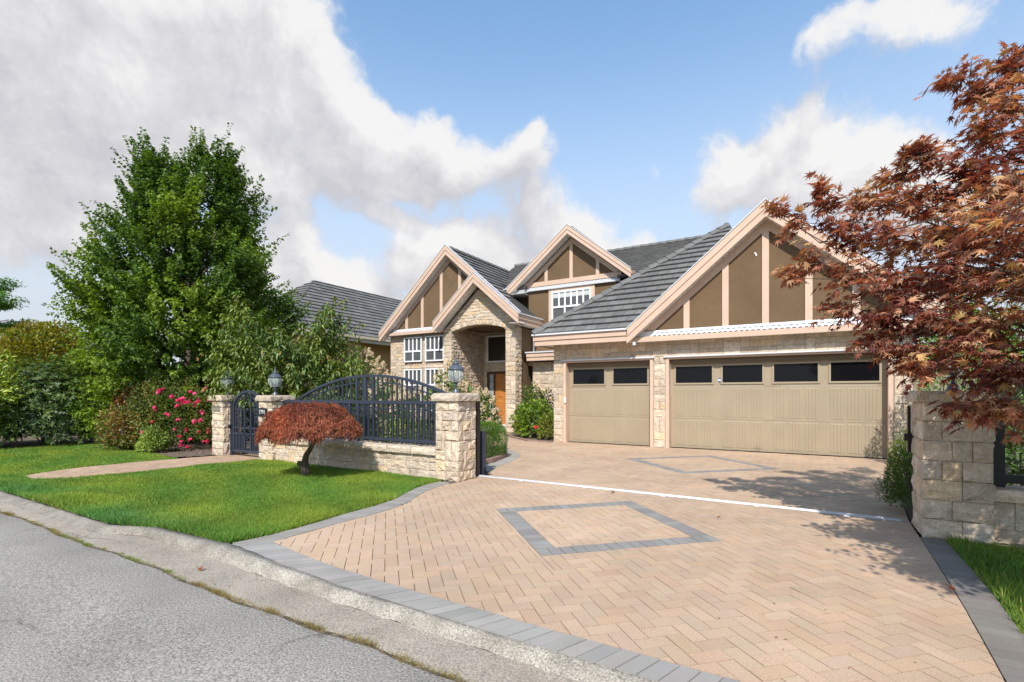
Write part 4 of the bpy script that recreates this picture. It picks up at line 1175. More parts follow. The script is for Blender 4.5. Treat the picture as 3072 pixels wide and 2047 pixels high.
# ================================================================ NEIGHBOUR'S HOUSE
nb = thing('house', 'ochre stucco house with grey tile roof behind the green trees on the left', 'house', (-24, 20, 0))
b = MB(); b.box(-28.5, -20.15, 14.2, 18.3, 0, 4.4); b.box(-28.5, -20.6, 18.3, 31, 0, 4.4); b.build('wall', OCHRE, nb)
def nroof(poly):
    global house, TL
    h_, t_ = house, TL
    house, TL = nb, []
    roof(poly, expo=.37, tw=.40); emit(TL, 'roof_tile', TILE, 150)
    house, TL = h_, t_
nroof([(-20.0, 13.7, 4.5), (-20.0, 32, 4.5), (-24.4, 27.6, 8.0), (-24.4, 18.6, 8.0)])
nroof([(-20.0, 13.7, 4.5), (-24.4, 18.6, 8.0), (-28.9, 13.7, 4.5)])
for b_ in ((-20.05, -20.0, 13.7, 32, 4.18, 4.36),):
    box_part('fascia_board', nb, mat('cream_trim', (.62, .53, .38), .6, .05), *b_)
box_part('gutter_edge', nb, mat('cream_trim', (0, 0, 0)), -20.02, -19.92, 13.65, 32, 4.36, 4.5)
box_part('soffit', nb, mat('cream_trim', (0, 0, 0)), -21.4, -20.05, 13.7, 32, 4.22, 4.24)
box_part('fascia_board', nb, mat('cream_trim', (0, 0, 0)), -28.9, -20.0, 13.66, 13.70, 4.2, 4.5)
o = MB().box(-20.6, -20.54, 19.4, 22.6, 1.0, 2.28).build('window', BLACK, nb)
box_part('window_sill', nb, WHITE, -20.6, -20.48, 19.3, 22.7, 2.30, 2.42)
# gable face of the neighbour toward the street, seen through the leaves
nroof([(-22.4, 12.6, 4.4), (-24.6, 12.6, 6.6), (-24.6, 18.0, 6.6), (-22.4, 14.6, 4.4)])
MB().prism_y([(-22.3, 4.15), (-24.6, 6.62), (-26.9, 4.15)], 12.75, 13.0).build('gable_wall', OCHRE, nb)
for s in (-1, 1):
    MB().prism_y([(-24.6, 6.75), (-24.6+s*2.4, 4.35), (-24.6+s*2.4, 4.05), (-24.6, 6.45)], 12.58, 12.63).build('rake_board', mat('cream_trim', (0, 0, 0)), nb)

# ================================================================ WALL, PILLARS, GATES
r4 = random.Random(33)
def slab_stone(name, parent, u0, u1, v0, v1, z0, z1, seg=.09, amp=.012, m=None, tint=None):
    """rock faced coping slab with broken edges"""
    b = MB(); ring = []
    def side(p, q):
        L = math.hypot(q[0]-p[0], q[1]-p[1]); n = max(2, round(L/seg))
        return [(p[0]+(q[0]-p[0])*k/n, p[1]+(q[1]-p[1])*k/n) for k in range(n)]
    ring = side((u0, v0), (u1, v0))+side((u1, v0), (u1, v1))+side((u1, v1), (u0, v1))+side((u0, v1), (u0, v0))
    n = len(ring); cx, cy = (u0+u1)/2, (v0+v1)/2; rows = []
    for k, (t, g) in enumerate(((0, .004), (.35, 0), (.72, .004), (1, .022))):
        row = []
        for x, y in ring:
            dx, dy = x-cx, y-cy
            sx = (1-g/(abs(u1-u0)/2)); sy = (1-g/(abs(v1-v0)/2))
            j = r4.uniform(-amp, amp) if 0 < k < 3 else r4.uniform(-amp, amp)*.5
            L = math.hypot(dx, dy)
            row.append((cx+dx*sx+dx/L*j, cy+dy*sy+dy/L*j, z0+(z1-z0)*t+(r4.uniform(-.007, .007) if k == 3 else 0)))
        rows += row
    rows.append((cx, cy, z1+.006))
    fs = []
    for k in range(3):
        for i in range(n): fs.append((k*n+i, k*n+(i+1) % n, (k+1)*n+(i+1) % n, (k+1)*n+i))
    fs += [(3*n+i, 3*n+(i+1) % n, 4*n) for i in range(n)]+[tuple(range(n-1, -1, -1))]
    b.add(rows, fs, tint or stone_tint(r4)); return b.build(name, m or STONE, parent)
def pillar(label, u0, u1, v0, v1, zc, zt, ov=.05, ch=.18, seed=1, group='stone gate pillars'):
    t = thing('stone_pillar', label, 'pillar', ((u0+u1)/2, (v0+v1)/2, 0), group)
    g = .02
    MB().box(u0+g, u1-g, v0+g, v1-g, -.02, zc).build('core', MORTAR, t)
    r = random.Random(seed); S = []
    kw = dict(cw=.072, ch=ch*.93, depth=.016, bulge=.026, tall=.12, wmax=5, gap=.003, wch=(2, 3, 3, 4))
    W, D = u1-u0, v1-v0
    S += stone_face(Frame((u0, v0+g, 0), (1, 0, 0), (0, 0, 1)), W, zc, t, r, **kw)
    S += stone_face(Frame((u1-g, v0+.006, 0), (0, 1, 0), (0, 0, 1)), D-.012, zc, t, r, **kw)
    S += stone_face(Frame((u0+g, v1-.006, 0), (0, -1, 0), (0, 0, 1)), D-.012, zc, t, r, **kw)
    S += stone_face(Frame((u1, v1-g, 0), (-1, 0, 0), (0, 0, 1)), W, zc, t, r, **kw)
    emit(S, 'stone', STONE, 300)
    slab_stone('cap_stone', t, u0-ov, u1+ov, v0-ov, v1+ov, zc, zt)
    return t
p1 = pillar('left stone pillar of the walking gate, with a letter slot and a lantern on top', -12.28, -11.82, 6.50, 6.98, 1.31, 1.435, seed=3)
p2 = pillar('stone pillar with the house number plaque between walking gate and low wall', -10.43, -9.95, 6.52, 7.0, 1.31, 1.43, seed=4)
p3 = pillar('stone pillar at the near end of the low wall beside the driveway opening', -5.43, -4.955, 6.56, 7.08, 1.345, 1.475, seed=12)
p4 = pillar('stone pillar on the right side of the driveway under the red maple', 1.02, 1.555, 6.46, 7.02, 1.384, 1.49, seed=6, ch=.2)
# letter slot
ms = MB(); ms.box(-12.215, -11.905, 6.468, 6.49, 1.165, 1.185).box(-12.215, -11.905, 6.468, 6.49, 1.07, 1.085)
ms.box(-12.215, -12.195, 6.468, 6.49, 1.085, 1.165).box(-11.925, -11.905, 6.468, 6.49, 1.085, 1.165)
msf = ms.build('letter_slot', mat('brushed_steel', (.46, .42, .36), .4, .1, metal=.6), p1)
MB().add([(-12.195, 6.470, 1.085), (-11.925, 6.470, 1.085), (-11.925, 6.484, 1.165), (-12.195, 6.484, 1.165)], [(0, 1, 2, 3)]).build('flap', mat('slot_flap', (.20, .17, .13), .4, .1), msf)
# house number plaque (one child: plate with digits)
plq = MB().box(-10.395, -10.085, 6.478, 6.500, .985, 1.155).build('number_plaque', BLACK, p2)
text_mesh('digits', '7791', .125, mat('plaque_digits', (.72, .72, .70), .5, 0), plq, (-10.235, 6.4765, 1.065), sx=.92)

# low walls
def low_wall(label, u0, u1, v0, v1, ztop, zcap, seed, cat='wall'):
    t = thing('low_wall', label, cat, ((u0+u1)/2, (v0+v1)/2, 0)); g = .02; r = random.Random(seed)
    MB().box(u0, u1, v0+g, v1-g, -.02, ztop).build('core', MORTAR, t)
    S = stone_face(Frame((u0, v0+g, 0), (1, 0, 0), (0, 0, 1)), u1-u0, ztop, t, r, cw=.09, ch=.138, depth=.014, bulge=.012, tall=.16, wmax=5, gap=.0028, wch=(2, 3, 4, 5))
    S += stone_face(Frame((u1, v1-g, 0), (-1, 0, 0), (0, 0, 1)), u1-u0, ztop, t, r, cw=.3, ch=.2, depth=.03, bulge=.018, tall=.1)
    emit(S, 'stone', STONE, 300)
    n = round((u1-u0)/.55)
    for k in range(n):
        a, b_ = u0+(u1-u0)*k/n, u0+(u1-u0)*(k+1)/n
        slab_stone('coping_stone', t, a+.003, b_-.003, v0-.055, v1+.04, ztop, zcap+r4.uniform(-.004, .004), amp=.009)
    return t
lwall = low_wall('low stone wall with rough coping under the iron fence, behind the dwarf red maple', -9.95, -5.43, 6.60, 6.97, .415, .525, 8)
rwall = low_wall('low stone wall with coping to the right of the shaded pillar', 1.555, 7.0, 6.57, 6.92, .42, .53, 9)

def bar(parent, name, x0, x1, z0, z1, v, d=.02, m=IRON):
    return MB().box(x0, x1, v-d, v+d, z0, z1).build(name, m, parent)
def scroll_pts(cx, cz, rr, turns, a0, sgn, v):
    return [(cx+rr*(1-.75*t)*math.cos(a0+sgn*turns*6.283*t), v, cz+rr*(1-.75*t)*math.sin(a0+sgn*turns*6.283*t)) for t in np.linspace(0, 1, 16)]
def scroll_column(parent, x0, x1, z0, z1, v, name='scrollwork'):
    b = MB(); cx = (x0+x1)/2; w = (x1-x0)/2; n = max(1, round((z1-z0)/(w*2.0)))
    h = (z1-z0)/n
    for k in range(n):
        zc = z0+h*(k+.5); s = 1 if k % 2 == 0 else -1
        b.tube([(cx-s*w*.9, v, zc-h*.5), (cx-s*w*.7, v, zc-h*.2), (cx, v, zc), (cx+s*w*.7, v, zc+h*.2), (cx+s*w*.9, v, zc+h*.5)], .007, 4)
        b.tube(scroll_pts(cx+s*w*.30, zc-h*.20, w*.60, 1.1, R(150 if s > 0 else 30), -s, v), .006, 4)
        b.tube(scroll_pts(cx-s*w*.30, zc+h*.20, w*.60, 1.1, R(-30 if s > 0 else 210), -s, v), .006, 4)
        b.lathe([(.0, -.012), (.012, 0), (0, .012)], (cx, v, zc), 5)
    return b.build(name, IRON, parent, smooth=True)

# iron fence on the left low wall
fence = thing('iron_fence', 'dark blue iron picket fence with flat top rail on the low stone wall', 'fence', (-7.7, 6.81, .53))
fv = 6.80
bar(fence, 'top_rail', -9.95, -5.43, 1.275, 1.338, fv, .028); bar(fence, 'rail', -9.95, -5.43, 1.180, 1.198, fv, .010); bar(fence, 'bottom_rail', -9.95, -5.43, .585, .638, fv, .024)
for a, b_ in ((-9.94, -9.89), (-7.845, -7.785), (-7.605, -7.545), (-5.50, -5.44)): bar(fence, 'post', a, b_, .52, 1.275, fv, .025)
scroll_column(fence, -7.785, -7.605, .66, 1.17, fv)
k = 0
for (a, b_) in ((-9.89, -7.845), (-7.545, -5.50)):
    n = 16
    for i in range(1, n):
        x = a+(b_-a)*i/n+(-6.3+7.545-.12781*10)*0; bar(fence, 'picket', x-.016, x+.016, .555, 1.275, fv, .016)
rb = MB()
for i in range(34):
    x = -9.85+i*.128
    if -7.86 < x < -7.53: continue
    rb.tube([(x+.028*math.cos(t), fv, 1.237+.028*math.sin(t)) for t in np.linspace(0, 6.283, 9)], .005, 4)
rb.build('ring_row', IRON, fence)

# sliding gate, parked open behind the fence
gate = thing('sliding_gate', 'arched dark blue iron driveway gate slid open behind the low wall', 'gate', (-7.64, 7.15, 0))
gv_ = 7.15; GR = 5.46; GC = (-7.64, 1.862-GR)
def arch_bar(name, r0, r1, x0, x1, d, parent=gate, c=GC, v=gv_, n=26):
    b = MB(); t0 = math.asin((x0-c[0])/r1); t1 = math.asin((x1-c[0])/r1)
    pts = []
    for k in range(n+1):
        t = t0+(t1-t0)*k/n; s, co = math.sin(t), math.cos(t)
        for rr_, vv in ((r0, v-d), (r1, v-d), (r1, v+d), (r0, v+d)): pts.append((c[0]+rr_*s, vv, c[1]+rr_*co))
    fs = []
    for k in range(n):
        for j in range(4): fs.append((k*4+j, k*4+(j+1) % 4, k*4+4+(j+1) % 4, k*4+4+j))
    fs += [(3, 2, 1, 0), (n*4, n*4+1, n*4+2, n*4+3)]
    return b.add(pts, fs).build(name, IRON, parent)
arch_bar('arch_rail', GR-.052, GR, -10.05, -5.25, .03); arch_bar('arch_rail', GR-.165, GR-.145, -9.7, -5.55, .012)
az = lambda x, o=0: GC[1]+math.sqrt((GR-o)**2-(x-GC[0])**2)
bar(gate, 'rail', -10.05, -5.06, 1.265, 1.325, gv_, .026); bar(gate, 'bottom_rail', -10.05, -5.06, .10, .18, gv_, .03); bar(gate, 'rail', -10.05, -5.06, .46, .50, gv_, .012)
bar(gate, 'end_stile', -10.10, -10.04, .06, 1.30, gv_, .03); bar(gate, 'end_stile', -5.06, -4.985, .03, 1.325, gv_+.05, .055, BLACK)
for a, b_ in ((-8.03, -7.97), (-7.81, -7.72), (-7.56, -7.50)): bar(gate, 'post', a, b_, .18, az((a+b_)/2, .05), gv_, .026)
scroll_column(gate, -7.97, -7.81, 1.34, az(-7.9, .17), gv_); scroll_column(gate, -7.72, -7.56, 1.34, az(-7.6, .17), gv_)
scroll_column(gate, -7.97, -7.81, .52, 1.25, gv_); scroll_column(gate, -7.72, -7.56, .52, 1.25, gv_)
x = -6.3*7.15/6.80-.130*25
while x < -5.15:
    if not -8.08 < x < -7.46: bar(gate, 'picket', x-.014, x+.014, .18, az(x, .05) if -10 < x < -5.3 else 1.27, gv_, .014) if x > -10.02 else None
    x += .130
dm = MB()
for x in (-9.36, -8.86, -6.84, -6.45, -6.2, -5.95):
    z = az(x, .1)
    dm.tube([(x-.04, gv_, z), (x, gv_, z+.05), (x+.04, gv_, z), (x, gv_, z-.05), (x-.04, gv_, z)], .006, 4)
dm.build('diamond_row', IRON, gate)

# walking gate
wg = thing('walking_gate', 'narrow arched dark blue iron walking gate between two stone pillars', 'gate', (-11.125, 6.68, 0))
wv = 6.70; gx0, gx1 = -11.815, -10.435; gc = (gx0+gx1)/2
for a, b_ in ((gx0, gx0+.065), (gx1-.065, gx1)): bar(wg, 'post', a, b_, .0, 1.31, wv, .032)
for a, b_ in ((gx0+.09, gx0+.145), (gx1-.145, gx1-.09)): bar(wg, 'stile', a, b_, .10, 1.20, wv, .022)
hw = (gx1-gx0)/2-.09; sag = .335; WR = (hw*hw+sag*sag)/(2*sag); wc = (gc, 1.555-WR)
arch_bar('arch_rail', WR-.055, WR, gc-hw, gc+hw, .026, wg, wc, wv, 16); arch_bar('arch_rail', WR-.16, WR-.14, gc-hw+.1, gc+hw-.1, .012, wg, wc, wv, 14)
for z0, z1 in ((.095, .16), (.52, .555), (.655, .69)): bar(wg, 'rail', gx0+.145, gx1-.145, z0, z1, wv, .02)
waz = lambda x, o=.05: wc[1]+math.sqrt(max(0, (WR-o)**2-(x-wc[0])**2))
for a, b_ in ((gc-.145, gc-.10), (gc+.10, gc+.145)): bar(wg, 'post', a, b_, .16, waz(a), wv, .02)
scroll_column(wg, gc-.10, gc+.10, .17, 1.36, wv)
for s in (-1, 1):
    for k in range(6):
        x = gc+s*(.20+.062*k); bar(wg, 'picket', x-.012, x+.012, .16, .52, wv, .012)
    for k in range(3):
        x = gc+s*(.255+.115*k); bar(wg, 'picket', x-.011, x+.011, .555, waz(x), wv, .011)
        if k < 2: scroll_column(wg, min(x, x+s*.1), max(x, x+s*.1), .78, waz(x+s*.1)-.16, wv)
MB().box(gx0-.0, gx0+.06, wv-.07, wv-.034, .66, .74).build('latch', BLACK, wg)

# lanterns
def lantern(loc, label):
    t = local_thing('lantern', label, 'lantern', loc, 'lanterns on the gate pillars')
    MB().lathe([(.060, 0), (.062, .012), (.052, .022), (.046, .055), (.030, .075), (.017, .088), (.015, .125), (.024, .135), (.024, .145)], n=12).build('base', LAMP, t, smooth=True)
    MB().lathe([(.070, .140), (.072, .146), (.030, .150), (.028, .165), (.055, .180), (.062, .192), (.050, .196)], n=12).build('collar', LAMP, t, smooth=True)
    prof = [(.060, .192), (.098, .215), (.125, .25), (.140, .30), (.138, .34), (.126, .38), (.112, .405)]
    MB().lathe(prof, n=16).build('globe', LGLASS, t, smooth=True)
    for k in range(8):
        a = k*math.pi/4+.2
        MB().tube([(math.cos(a)*(r_+.002), math.sin(a)*(r_+.002), z) for r_, z in prof], .0045, 4).build('rib', METALW if k % 2 else LAMP, t)
    MB().lathe([(.118, .398), (.150, .404), (.150, .412), (.128, .424), (.112, .450), (.075, .480), (.052, .492), (.052, .500), (.066, .506), (.062, .515), (.036, .530), (.026, .545), (.034, .552), (.030, .560), (.014, .575), (.012, .590), (.018, .597), (.012, .606), (.003, .640)], n=16).build('hood', LAMP, t, smooth=True)
    MB().lathe([(.016, .196), (.016, .26), (.022, .262), (.020, .30), (.004, .325)], n=8).build('bulb', WHITE, t, smooth=True)
    return t
l1 = lantern((-12.05, 6.74, 1.437), 'grey globe lantern on the pillar with the letter slot')
copy_thing(l1, (-10.19, 6.76, 1.432), 'grey globe lantern on the pillar with the number plaque', .3)
copy_thing(l1, (-5.19, 6.82, 1.477), 'grey globe lantern on the pillar beside the driveway, largest of the lanterns', .15)
copy_thing(l1, (1.31, 6.74, 1.492), 'dark lantern half hidden by maple leaves on the shaded pillar', .5)

# posts and hardware of the sliding gate
gp_ = thing('guide_post', 'short black steel guide post behind the pillar at the gate track', 'post', (-5.03, 7.42, 0))
MB().box(-5.075, -4.995, 7.38, 7.46, .015, .79).build('post', IRON, gp_); MB().box(-5.16, -4.91, 7.33, 7.51, .0, .014).build('base_plate', BLACK, gp_)
MB().prism_y([(-4.995, .014), (-4.93, .014), (-4.995, .14)], 7.41, 7.43).build('gusset', BLACK, gp_)
trk = thing('gate_track', 'white steel gate track lying across the paved driveway', 'track', (-2, 7.2, 0))
ya, yb = 7.245, 7.165
def tr(x, o, z): t = (x+5.0)/5.94; return (x, ya+(yb-ya)*t+o, z)
L0, L1_ = -5.0, .94
MB().add([tr(L0, -.034, .004), tr(L1_, -.034, .004), tr(L1_, .034, .004), tr(L0, .034, .004), tr(L0, -.034, .012), tr(L1_, -.034, .012), tr(L1_, .034, .012), tr(L0, .034, .012)],
         [(4, 5, 6, 7), (0, 1, 5, 4), (2, 3, 7, 6), (1, 2, 6, 5), (3, 0, 4, 7)]).build('base_strip', METALW, trk)
nn = 6; vs = []
for x in (L0, L1_):
    for k in range(nn): a = math.pi*k/(nn-1); vs.append(tr(x, .016*math.cos(a), .011+.018*math.sin(a)))
MB().add(vs, [(k, k+1, nn+k+1, nn+k) for k in range(nn-1)]+[tuple(range(nn-1, -1, -1)), tuple(range(nn, 2*nn))]).build('rail', METALW, trk, smooth=True)
for x in (-4.1, -2.95, -1.75, -.55, .42):
    c = tr(x, -.05, 0); MB().box(x-.03, x+.03, c[1]-.025, c[1]+.012, .002, .010).build('fixing', METALW, trk)
gc_ = thing('gate_catch', 'black steel gate catch with bracket on the back of the shaded pillar', 'gate catch', (.98, 7.1, .9))
MB().box(.985, 1.02, 7.06, 7.13, .80, 1.33).build('plate', BLACK, gc_); MB().box(.945, 1.06, 7.0, 7.06, .94, 1.02).build('bracket', BLACK, gc_)

# iron fence on the right low wall
rf_ = thing('iron_fence', 'black iron fence on the right low wall in the shade of the maple', 'fence', (3.5, 6.75, .53))
rv_ = 6.75
for a, b_ in ((1.58, 1.70), (3.55, 3.63), (5.5, 5.58)): bar(rf_, 'post', a, b_, .53, 1.36, rv_, .03, BLACK)
bar(rf_, 'top_rail', 1.56, 7.0, 1.27, 1.345, rv_, .028, BLACK); bar(rf_, 'bottom_rail', 1.56, 7.0, .575, .66, rv_, .026, BLACK)
x = 1.90
while x < 6.9:
    bar(rf_, 'picket', x-.013, x+.013, .66, 1.27, rv_, .013, BLACK); x += .155

# side fence panel by the garage's right corner
spn = thing('side_fence', 'taupe board side fence between garage corner and cedar hedge', 'fence', (2.4, 13.9, 0))
SIDING = mat('taupe_siding', (.30, .25, .19), .7, .08, 3)
for k in range(12): MB().box(2.02+.12*k, 2.02+.12*k+.114, 13.9, 13.93, .02, 1.95+(.004 if k % 2 else 0)).build('board', SIDING, spn)
MB().box(2.0, 3.5, 13.93, 13.97, .3, .42).box(2.0, 3.5, 13.93, 13.97, 1.6, 1.72).build('rail', SIDING, spn)

# ================================================================ PLANTS
LEAF = mat('leaf_green', (.098, .165, .032), .5, .18, 1.2, spec=.35, trans=.32, transcol=(1.5, 1.45, .5))
LEAFG = mat('glossy_leaf', (.068, .118, .030), .46, .15, 1.5, spec=.5, trans=.18, transcol=(1.4, 1.4, .5))
REDLEAF = mat('red_maple_leaf', (1, 1, 1), .5, .15, 2.0, spec=.3, trans=.40, transcol=(1.35, .80, .52))
THREAD = mat('dwarf_maple_leaf', (.375, .175, .108), .55, .25, 4.0, spec=.3, trans=.32, transcol=(1.4, .7, .4))
PETAL = mat('petal', (1, 1, 1), .6, .1, 9, spec=.2, trans=.25)
G = np.random.default_rng(77)
def unit(a): return a/np.maximum(np.linalg.norm(a, axis=-1, keepdims=True), 1e-9)
def leaf_mesh(name, P, D, Nn, L, ratio, fold, tint, m, parent=None, kind=None, curl=.12):
    n = len(P); D = unit(D); S = unit(np.cross(D, Nn)); Nn = np.cross(S, D)
    L = L[:, None]; W = L*ratio
    v = np.empty((n, 4, 3))
    v[:, 0] = P; v[:, 1] = P+D*.45*L+S*W/2+Nn*W*fold; v[:, 2] = P+D*L-Nn*L*curl; v[:, 3] = P+D*.45*L-S*W/2+Nn*W*fold
    b = np.arange(n)[:, None]*4
    f = np.concatenate([b+np.array([0, 1, 2]), b+np.array([0, 2, 3])], 1).reshape(-1, 3)
    return tri_mesh(name, v.reshape(-1, 3), f, np.repeat(tint, 2, axis=0), m, parent, kind)
def wob(P, k=1.0):
    x, y, z = P[..., 0]*k, P[..., 1]*k, P[..., 2]*k
    return .5+.25*np.sin(1.7*x+2.1*np.sin(1.3*y)+.6*z)+.25*np.sin(2.3*z+1.9*np.sin(1.1*x+.4)+1.2*y)
def mixc(a, b, t): return np.array(a)[None]*(1-t[:, None])+np.array(b)[None]*t[:, None]
def limb(b, p0, p1, r0, r1, sag=.0, n=6, k=6, wig=.05):
    p0, p1 = np.array(p0, float), np.array(p1, float); L = np.linalg.norm(p1-p0); pts = []
    for t in np.linspace(0, 1, n):
        q = p0+(p1-p0)*t; q[2] += sag*L*math.sin(math.pi*t)
        if 0 < t < 1: q += G.normal(size=3)*wig*L*.35
        pts.append(tuple(q))
    b.tube(pts, list(np.linspace(r0, r1, n)), k)
    return pts
def shoots(start, dirs, length, per, L, side, droop):
    """leaves set along shoots: returns positions, axes, normals, sizes, and shoot number"""
    n = len(start); t = np.tile(np.linspace(.08, 1, per), n)+G.uniform(-.04, .04, n*per)
    i = np.repeat(np.arange(n), per); d = dirs[i]; ln = length[i]
    ax = unit(G.normal(size=(n*per, 3))); sd = unit(np.cross(d, ax))
    bend = np.stack([np.zeros(n*per), np.zeros(n*per), -droop*(t**2)*ln], 1)
    P = start[i]+d*(t*ln)[:, None]+bend+sd*(side*(1.15-t))[:, None]*G.uniform(.2, 1, (n*per, 1))
    D = unit(d*.55+sd*.9+np.array([0, 0, -.45])+G.normal(size=(n*per, 3))*.25)
    Nn = unit(np.array([0, 0, 1.0])+sd*.3+G.normal(size=(n*per, 3))*.45)
    sz = G.uniform(L*.7, L*1.25, n*per)*np.clip(1.25-.45*t, .5, 1.2)
    return P, D, Nn, sz, i

# ---- big broadleaf tree on the left
def big_tree():
    bx_, by_ = -16.95, 8.3
    t = thing('broadleaf_tree', 'tall dense green broadleaf tree with spiky shoots, largest plant on the left', 'tree', (bx_, by_, 0))
    zs = [.5, 1.2, 2.6, 4.2, 5.5, 6.6, 7.9, 8.75, 9.3]; rs = [1.8, 2.35, 2.75, 2.8, 2.45, 2.0, 1.35, .85, .4]
    b = MB(); b.tube([(bx_, by_, 0), (bx_+.03, by_, 1.2), (bx_-.05, by_, 4), (bx_, by_, 7.5)], [.24, .19, .14, .05], 9)
    for k in range(46):
        z0 = G.uniform(.7, 6.0); a = G.uniform(0, 6.28); z1 = z0+G.uniform(.8, 2.8); r = np.interp(z1, zs, rs)*.85
        limb(b, (bx_, by_, z0), (bx_+r*math.cos(a), by_+r*math.sin(a), z1), .05, .012, -.05)
    for cx_, cy_, zt in ((-.7, -.3, 8.8), (1.15, .6, 8.6), (.2, 0, 8.6), (-1.6, -.9, 8.2)): limb(b, (bx_, by_, 5), (bx_+cx_, by_+cy_, zt), .07, .012)
    b.build('trunk', BARK, t)
    n = 3000; z = []; 
    while len(z) < n:
        c = G.uniform(.5, 9.1); 
        if G.uniform(0, 3.4) < np.interp(c, zs, rs)+.25: z.append(c)
    z = np.array(z); th = G.uniform(0, 2*math.pi, n)
    r = np.interp(z, zs, rs)*(1+.15*np.sin(3*th+1.3*z)+.14*np.sin(5*th-2.1*z))
    fr_ = np.sqrt(G.uniform(.22, 1.0, n)); ro = r*fr_*.86
    start = np.stack([bx_+ro*np.cos(th), by_+ro*np.sin(th), z-.25], 1)
    # crown leans into two tops
    top = np.clip((z-6.5)/3, 0, 1); which = (np.cos(th-.5) > 0)
    start[:, 0] += top*np.where(which, .60, -.65); start[:, 1] += top*np.where(which, .45, -.30)
    al = np.interp(z, [0, 3, 6, 9], [-.05, .45, .85, 1.2])+G.normal(size=n)*.18
    dirs = np.stack([np.cos(th)*np.cos(al), np.sin(th)*np.cos(al), np.sin(al)], 1); dirs = unit(dirs+G.normal(size=(n, 3))*.16)
    ln = G.uniform(.45, 1.05, n)*np.where(G.uniform(0, 1, n) < .14, 1.35, 1)
    P, D, Nn, sz, i = shoots(start, dirs, ln, 50, .112, .085, .04)
    w = np.clip(wob(P, .9)*1.2-.25+.22*np.clip((5.2-P[:, 2])/3, -1, 1)+G.uniform(-.22, .22, len(P)), 0, 1)
    tint = mixc((.80, .92, .85), (2.3, 1.95, .80), w)*G.uniform(.75, 1.2, (len(P), 1))
    leaf_mesh('crown', P, D, Nn, sz, .72, .16, tint, LEAF, t)
big_tree()

def cherry():
    c = np.array([-11.95, 8.3, 0.0])
    t = thing('ornamental_tree', 'small loose tree with long drooping olive leaves behind the walking gate', 'tree', tuple(c))
    b = MB(); b.tube([tuple(c), tuple(c+[.05, 0, .5]), tuple(c+[0, .05, 1.1])], [.075, .06, .05], 7)
    n = 430; th = G.uniform(0, 6.28, n); el = G.uniform(.0, 1.35, n); rr = G.uniform(.35, 1, n)**.6
    tip = np.stack([c[0]+2.05*rr*np.cos(th)*np.cos(el*.7), c[1]+1.8*rr*np.sin(th)*np.cos(el*.7), 1.2+2.55*rr*np.sin(el)*(1+.22*np.sin(2*th+.4))], 1)
    for k in range(40): limb(b, tuple(c+[0, 0, 1.0]), tip[k], .026, .006, .06, 6, 5)
    for k in range(12): limb(b, tuple(c+[0, 0, .9]), (c[0]+G.uniform(-1.6, 1.6), c[1]-1.0, G.uniform(.9, 1.8)), .022, .006, .06, 6, 5)
    b.build('trunk', BARK, t)
    dirs = unit(tip-(c+[0, 0, 1.0])+np.array([0, 0, .5])+G.normal(size=(n, 3))*.3)
    P, D, Nn, sz, i = shoots(tip-dirs*.35, dirs, G.uniform(.4, .9, n), 30, .155, .10, .25)
    D = unit(D+np.array([0, 0, -.55]))
    w = np.clip(wob(P, 1.6)+G.uniform(-.35, .35, len(P)), 0, 1)
    tint = mixc((1.35, 1.30, .9), (2.8, 2.15, .95), w)*G.uniform(.7, 1.2, (len(P), 1))
    br = G.uniform(0, 1, len(P)) < .05; tint[br] = np.array([3.4, 1.5, 1.2])*G.uniform(.6, 1, (br.sum(), 1))
    leaf_mesh('crown', P, D, Nn, sz, .34, .12, tint, LEAFG, t, curl=.22)
cherry()

